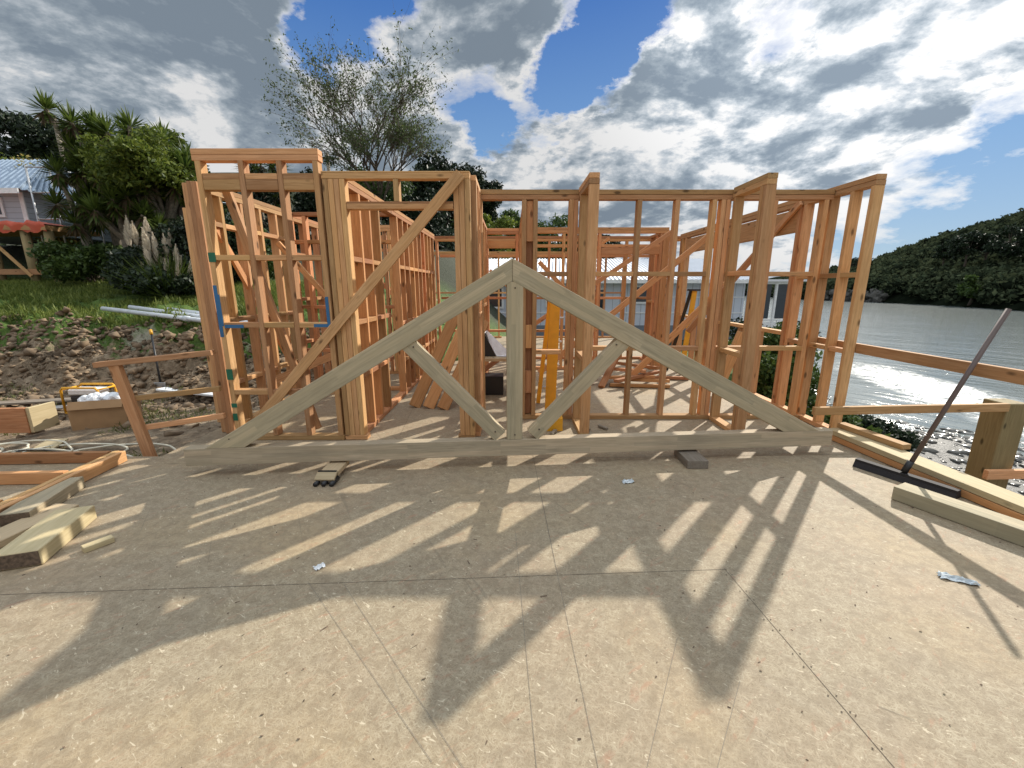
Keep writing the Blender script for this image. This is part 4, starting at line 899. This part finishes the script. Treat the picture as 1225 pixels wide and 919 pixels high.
# scaffold
t = thing('scaffold', 'grey tube scaffold tower between the cottage and the cabbage trees', 'scaffold', (x1 - .3, 13.6, 2))
sa = P2(40, 205, 13.8); sb = P2(66, 200, 13.8); zb_ = gz(sb.x, 13.8)
for x, y in ((sa.x, 13.6), (sb.x, 13.6), (sa.x, 14.9), (sb.x, 14.9)): tube('standard', [(x, y, zb_ - .3), (x, y, sb.z)], .026, M['steel'], t, 8)
for z in (sb.z - .05, sb.z - .75, sb.z - 1.5, sb.z - 2.3, sb.z - 3.1):
    tube('ledger', [(sa.x, 13.6, z), (sb.x, 13.6, z)], .022, M['steel'], t, 6); tube('ledger', [(sb.x, 13.6, z), (sb.x, 14.9, z)], .022, M['steel'], t, 6); tube('ledger', [(sa.x, 14.9, z), (sb.x, 14.9, z)], .022, M['steel'], t, 6)
# grey shed on the slope
a = P2(128, 234, 14.4); b2 = P2(230, 246, 14.4); zb_ = 1.9
t = thing('grey_shed', 'low grey green weatherboard shed half hidden behind the cabbage trees', 'shed', ((a.x + b2.x) / 2, 14.4, zb_))
solidbox('wall', (a.x, 14.4, zb_), (b2.x - .2, 16.5, a.z - .25), M['cream_side'], t)
corrugated('roof', (a.x - .2, 14.0, a.z - .22), (b2.x + .1, 14.0, a.z - .22), (b2.x + .1, 16.6, a.z + .15), (a.x - .2, 16.6, a.z + .15), .2, M['roof_blue'], t)
box('fascia', (a.x - .2, 13.94, a.z - .33), (b2.x + .1, 13.98, a.z - .2), M['white'], t, 0)
f = box('window', (a.x + 1.6, 14.35, zb_ + .6), (a.x + 2.3, 14.398, zb_ + 1.4), M['white'], t, 0); box('pane', (a.x + 1.68, 14.34, zb_ + .68), (a.x + 2.22, 14.348, zb_ + 1.32), M['glass'], f, 0)
# utility poles
for (u, v, Y, lab) in ((64, 138, 27, 'leaning utility pole beyond the dark tree at far left'), (391, 183, 30, 'utility pole left of the tall airy tree')):
    p = P2(u, v, Y); t = thing('utility_pole', lab, 'utility pole', (p.x, p.y, gz(p.x, p.y))); tube('pole', [(p.x + .1, p.y, gz(p.x, p.y)), (p.x, p.y, p.z)], [.14, .10], M['old'], t); box('cross_arm', (p.x - .8, p.y - .05, p.z - .4), (p.x + .8, p.y + .05, p.z - .28), M['old'], t)

# ------------------------------------------------------------------ right: beach rocks, far hill
it = []
for k in range(2600):
    x = random.uniform(7.5, 17); y = random.uniform(3, 17)
    if gz(x, y) < -3.5: continue
    q = random.choice((.03, .05, .05, .08, .1, .15)) * random.uniform(.6, 1.2); it.append((x, y, max(gz(x, y), WATER - .02) + q * .05, q, 1.5, 1, .45))
rm = plain('wet_rock', (.14, .135, .12), .28, sc=3, var=.7); o = lumps('beach_rocks', it, rm); meta(o, 'wet rocks and stones along the tide line', 'rocks', kind='stuff')

def shore(y): return 98 + .12 * max(0, y - 85) + 3.5 * math.sin(y * .07) + max(0, 60 - y) * .35
def hz(x, y):
    d = x - shore(y); f = 1.08 - .66 * sstep(100, 225, y)
    if d < 0: return WATER - .6
    return WATER + (3.5 * sstep(0, 5, d) + 25 * sstep(1, 68, d)) * f + 1.2 * mnoise.noise(Vector((x * .06, y * .06, 0)))
hm = plain('dark_bush_ground', (.012, .016, .010), 1, sc=.3, var=.5, spec=0)
grid('far_hill', steps((92, 110, 2), (110, 260, 6)), steps((-40, 40, 8), (40, 235, 4), (235, 300, 12)), hz, hm)
def far2(x, y): return WATER - 1 + 15 * math.exp(-((x - 470) / 90) ** 2) * math.exp(-((y - 700) / 60) ** 2) + 13 * math.exp(-((x - 330) / 90) ** 2) * math.exp(-((y - 700) / 60) ** 2)
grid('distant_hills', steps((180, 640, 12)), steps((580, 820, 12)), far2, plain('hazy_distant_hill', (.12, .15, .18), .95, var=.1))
# canopy over the hill
def canopy():
    C = []; 
    for _ in range(5200):
        y = random.uniform(30, 232); d = abs(random.gauss(0, 1)) * 34; x = shore(y) + 1.5 + d
        if x / max(y, 1) > 1.75: continue
        C.append((x, y, hz(x, y) + random.uniform(.8, 2.6), random.uniform(1.3, 2.8)))
    return C
cc = canopy(); ml = leafm('bush_canopy', (.026, .040, .024), (.10, .12, .065), .15, .15, 0)  # canopy greens lightened, distance haze put into the leaf colour
o = leaves('bush_canopy', cc, 260000, .5, ml, None, .75, .6); meta(o, 'dark bush covering the far hillside across the bay', 'bush', kind='stuff')
o = lumps('bush_undergrowth', [(c[0], c[1], c[2], c[3] * .6, 1, 1, 1) for c in cc[::2]], hm); meta(o, 'dense undergrowth mass below the far hillside canopy', 'bush', kind='stuff')
for k, (u, v, Y, r, lab) in enumerate(((1162, 276, 112, 4.2, 'rounded skyline tree on the far ridge right of centre'), (1185, 279, 112, 3.2, 'smaller skyline tree just right of the rounded one'), (1214, 265, 105, 5.0, 'large skyline tree at the right edge of the far ridge'), (1133, 290, 125, 3.0, 'pointed skyline tree left of the rounded one'), (1030, 306, 170, 5.0, 'dark skyline tree seen between the end studs'), (1012, 322, 175, 4.5, 'lower dark skyline tree at the left end of the ridge'), (1168, 330, 96, 3.4, 'paler green tree halfway down the far hillside'))):
    p = P2(u, v, Y); tree(lab, p.x, p.y, p.z, r, r * .8, 'leaf_mid' if k == 6 else 'leaf_dark', 20, 3500, .32, zb=hz(p.x, p.y), group='skyline trees on the far hill', tr=.3)
# pale bluff at the water's edge
bm = bmesh.new()
for k in range(160):
    y = random.uniform(122, 146); x = shore(y) + random.uniform(-.5, 2.5); s = random.uniform(.5, 1.3)
    r_ = bmesh.ops.create_icosphere(bm, subdivisions=1, radius=s, matrix=Matrix.Translation((x, y, WATER + random.uniform(0, 3))))
    for v_ in r_['verts']: v_.co += Vector([random.uniform(-1, 1) * s * .3 for _ in range(3)])
o = bm_obj('rock_bluff', bm, plain('pale_cliff', (.09, .085, .075), .9, sc=.6, var=.5)); meta(o, 'bare rocky bluff at the foot of the far hill', 'rock', kind='stuff')

# ------------------------------------------------------------------ light
sun = bpy.data.lights.new('sun', 'SUN'); sun.energy = 5.0; sun.angle = R(.6); sun.color = (1, .93, .82)
so = bpy.data.objects.new('sun', sun); COL.objects.link(so)
sd = Vector((math.sin(SUN_AZ) * math.cos(SUN_EL), math.cos(SUN_AZ) * math.cos(SUN_EL), math.sin(SUN_EL)))
so.rotation_euler = sd.to_track_quat('Z', 'Y').to_euler(); so.location = sd * 30
wd = bpy.data.worlds.new('World'); scene.world = wd; wd.use_nodes = True; t = wd.node_tree; t.nodes.clear()
out = t.nodes.new('ShaderNodeOutputWorld'); bg = t.nodes.new('ShaderNodeBackground'); L(t, bg.outputs[0], out.inputs[0]); bg.inputs[1].default_value = .075
sky = t.nodes.new('ShaderNodeTexSky'); sky.sky_type = 'NISHITA'; sky.sun_disc = False; sky.sun_elevation = SUN_EL; sky.sun_rotation = SUN_AZ; sky.air_density = 1.0; sky.dust_density = .4; sky.ozone_density = 2.5
tc = t.nodes.new('ShaderNodeTexCoord'); dirv = tc.outputs['Generated']
sp = t.nodes.new('ShaderNodeSeparateXYZ'); L(t, dirv, sp.inputs[0])
zz = mathn(t, 'ADD', mathn(t, 'MAXIMUM', sp.outputs[2], 0.0), .28)
cb = t.nodes.new('ShaderNodeCombineXYZ'); L(t, mathn(t, 'DIVIDE', sp.outputs[0], zz), cb.inputs[0]); L(t, mathn(t, 'DIVIDE', sp.outputs[1], zz), cb.inputs[1])
cb.inputs[2].default_value = 3.7
pv = cb.outputs[0]
n1 = tex(t, pv, 1.8, 12, .62, .15)
sh = t.nodes.new('ShaderNodeVectorMath'); sh.operation = 'ADD'; sh.inputs[1].default_value = (sd.x * .12, sd.y * .12, 0); L(t, pv, sh.inputs[0])
n2 = tex(t, sh.outputs[0], 1.8, 12, .62, .15)          # the same field a little towards the sun: difference = lit edge
n3 = tex(t, pv, .55, 3, .5)
n4 = tex(t, pv, 4.2, 8, .62, .4)
holes = [((400, 20), .993, .9), ((375, 80), .997, .7), ((450, 0), .996, .7), ((562, 128), .996, .9), ((595, 165), .998, .5), ((700, 72), .9955, .9), ((655, 120), .997, .8), ((745, 40), .997, .7), ((790, 10), .998, .5), ((935, 8), .997, .8), ((1130, 285), .985, .8), ((1215, 120), .998, .6), ((930, 300), .992, .6), ((1215, 310), .99, .5)]
den = mathn(t, 'ADD', mathn(t, 'MULTIPLY', mathn(t, 'SUBTRACT', n1, .5), 2.6), .66)
wn = t.nodes.new('ShaderNodeTexNoise'); wn.inputs['Scale'].default_value = 3.5; wn.inputs['Detail'].default_value = 7; wn.inputs['Roughness'].default_value = .62; L(t, pv, wn.inputs['Vector'])
w1_ = t.nodes.new('ShaderNodeVectorMath'); w1_.operation = 'SUBTRACT'; w1_.inputs[1].default_value = (.5, .5, .5); L(t, wn.outputs['Color'], w1_.inputs[0])
w2_ = t.nodes.new('ShaderNodeVectorMath'); w2_.operation = 'SCALE'; w2_.inputs['Scale'].default_value = .30; L(t, w1_.outputs[0], w2_.inputs[0])
w3_ = t.nodes.new('ShaderNodeVectorMath'); w3_.operation = 'ADD'; L(t, dirv, w3_.inputs[0]); L(t, w2_.outputs[0], w3_.inputs[1])
w4_ = t.nodes.new('ShaderNodeVectorMath'); w4_.operation = 'NORMALIZE'; L(t, w3_.outputs[0], w4_.inputs[0])
for (u, v), cs, am in holes:
    if am == 0: continue
    d = P2(u, v, 10) - Vector((0, 0, EYE)); d.normalize()
    dp = t.nodes.new('ShaderNodeVectorMath'); dp.operation = 'DOT_PRODUCT'; L(t, w4_.outputs[0], dp.inputs[0]); dp.inputs[1].default_value = d
    mr = t.nodes.new('ShaderNodeMapRange'); mr.interpolation_type = 'SMOOTHSTEP'; mr.inputs[1].default_value = 1 - (1 - cs) * 1.7; mr.inputs[2].default_value = 1.0; mr.inputs[4].default_value = am * 1.05
    L(t, dp.outputs['Value'], mr.inputs[0]); den = mathn(t, 'SUBTRACT', den, mr.outputs[0])
back = t.nodes.new('ShaderNodeMapRange'); back.inputs[1].default_value = .1; back.inputs[2].default_value = -.35; back.inputs[4].default_value = .5; L(t, sp.outputs[1], back.inputs[0])  # unseen clouds behind the camera thinned to lower fill on front faces
den = mathn(t, 'SUBTRACT', mathn(t, 'ADD', den, .50), back.outputs[0])
mask = ramp(t, den, [(.14, 0.0), (.36, .55), (.62, 1.0)])
edge = ramp(t, den, [(.36, 1.0), (1.15, .0)])
lit = mathn(t, 'MULTIPLY', mathn(t, 'SUBTRACT', n1, n2), 7.5)
sdn = t.nodes.new('ShaderNodeVectorMath'); sdn.operation = 'DOT_PRODUCT'; L(t, dirv, sdn.inputs[0]); sdn.inputs[1].default_value = sd
near = t.nodes.new('ShaderNodeMapRange'); near.inputs[1].default_value = .55; near.inputs[2].default_value = 1.0; L(t, sdn.outputs['Value'], near.inputs[0])
br = mathn(t, 'ADD', mathn(t, 'MULTIPLY', edge, .75), mathn(t, 'MULTIPLY', lit, .8))
br = mathn(t, 'ADD', br, mathn(t, 'MULTIPLY', mathn(t, 'SUBTRACT', n4, .38), .85))
br = mathn(t, 'ADD', br, mathn(t, 'MULTIPLY', mathn(t, 'SUBTRACT', n3, .42), .9))
br = mathn(t, 'ADD', br, mathn(t, 'MULTIPLY', near.outputs[0], .12))
low = t.nodes.new('ShaderNodeMapRange'); low.inputs[1].default_value = .42; low.inputs[2].default_value = .03; low.inputs[4].default_value = .28; L(t, sp.outputs[2], low.inputs[0])
br = mathn(t, 'ADD', br, low.outputs[0])
cc_ = ramp(t, br, [(.0, (.27, .335, .41)), (.25, (.38, .45, .52)), (.5, (.62, .68, .74)), (.78, (1.0, 1.0, 1.0))])
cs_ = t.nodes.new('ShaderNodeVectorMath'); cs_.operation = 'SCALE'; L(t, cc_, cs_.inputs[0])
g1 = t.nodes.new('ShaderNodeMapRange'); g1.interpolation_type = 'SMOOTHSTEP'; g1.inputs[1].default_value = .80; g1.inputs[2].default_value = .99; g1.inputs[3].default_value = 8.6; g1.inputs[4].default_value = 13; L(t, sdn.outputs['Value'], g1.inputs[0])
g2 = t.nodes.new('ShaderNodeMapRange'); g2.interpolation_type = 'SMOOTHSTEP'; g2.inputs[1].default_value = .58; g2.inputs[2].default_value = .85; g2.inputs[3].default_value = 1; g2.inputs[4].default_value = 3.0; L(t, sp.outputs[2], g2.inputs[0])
L(t, mathn(t, 'MULTIPLY', g1.outputs[0], g2.outputs[0]), cs_.inputs['Scale'])  # clouds near the sun and overhead, mostly out of view, brightened for fill light
blue = mixc(t, .75, sky.outputs[0], (.75, .95, 1.25), 'MULTIPLY')
hzn = t.nodes.new('ShaderNodeMapRange'); hzn.inputs[1].default_value = .0; hzn.inputs[2].default_value = .25; hzn.inputs[3].default_value = 1; hzn.inputs[4].default_value = 0; L(t, sp.outputs[2], hzn.inputs[0])
deep = ramp(t, sp.outputs[2], [(.0, (.50, .68, .84)), (.22, (.28, .52, .85)), (.5, (.065, .22, .66)), (1.0, (.03, .12, .45))])
ds = t.nodes.new('ShaderNodeVectorMath'); ds.operation = 'SCALE'; ds.inputs['Scale'].default_value = 9.0; L(t, deep, ds.inputs[0])
blue = mixc(t, .8, blue, ds.outputs[0])
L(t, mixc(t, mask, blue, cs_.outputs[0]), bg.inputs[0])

# ------------------------------------------------------------------ camera and render
cam = bpy.data.cameras.new('camera'); cam.sensor_fit = 'HORIZONTAL'; cam.sensor_width = 36; cam.lens = FPX / 1225 * 36; cam.clip_start = .05; cam.clip_end = 5000
co = bpy.data.objects.new('camera', cam); COL.objects.link(co); co.location = (0, 0, EYE); co.rotation_euler = (R(90) - PITCH, 0, 0); scene.camera = co
scene.view_settings.view_transform = 'Standard'; scene.view_settings.look = 'None'; scene.view_settings.exposure = .2; scene.view_settings.gamma = 1
scene.render.engine = 'CYCLES'
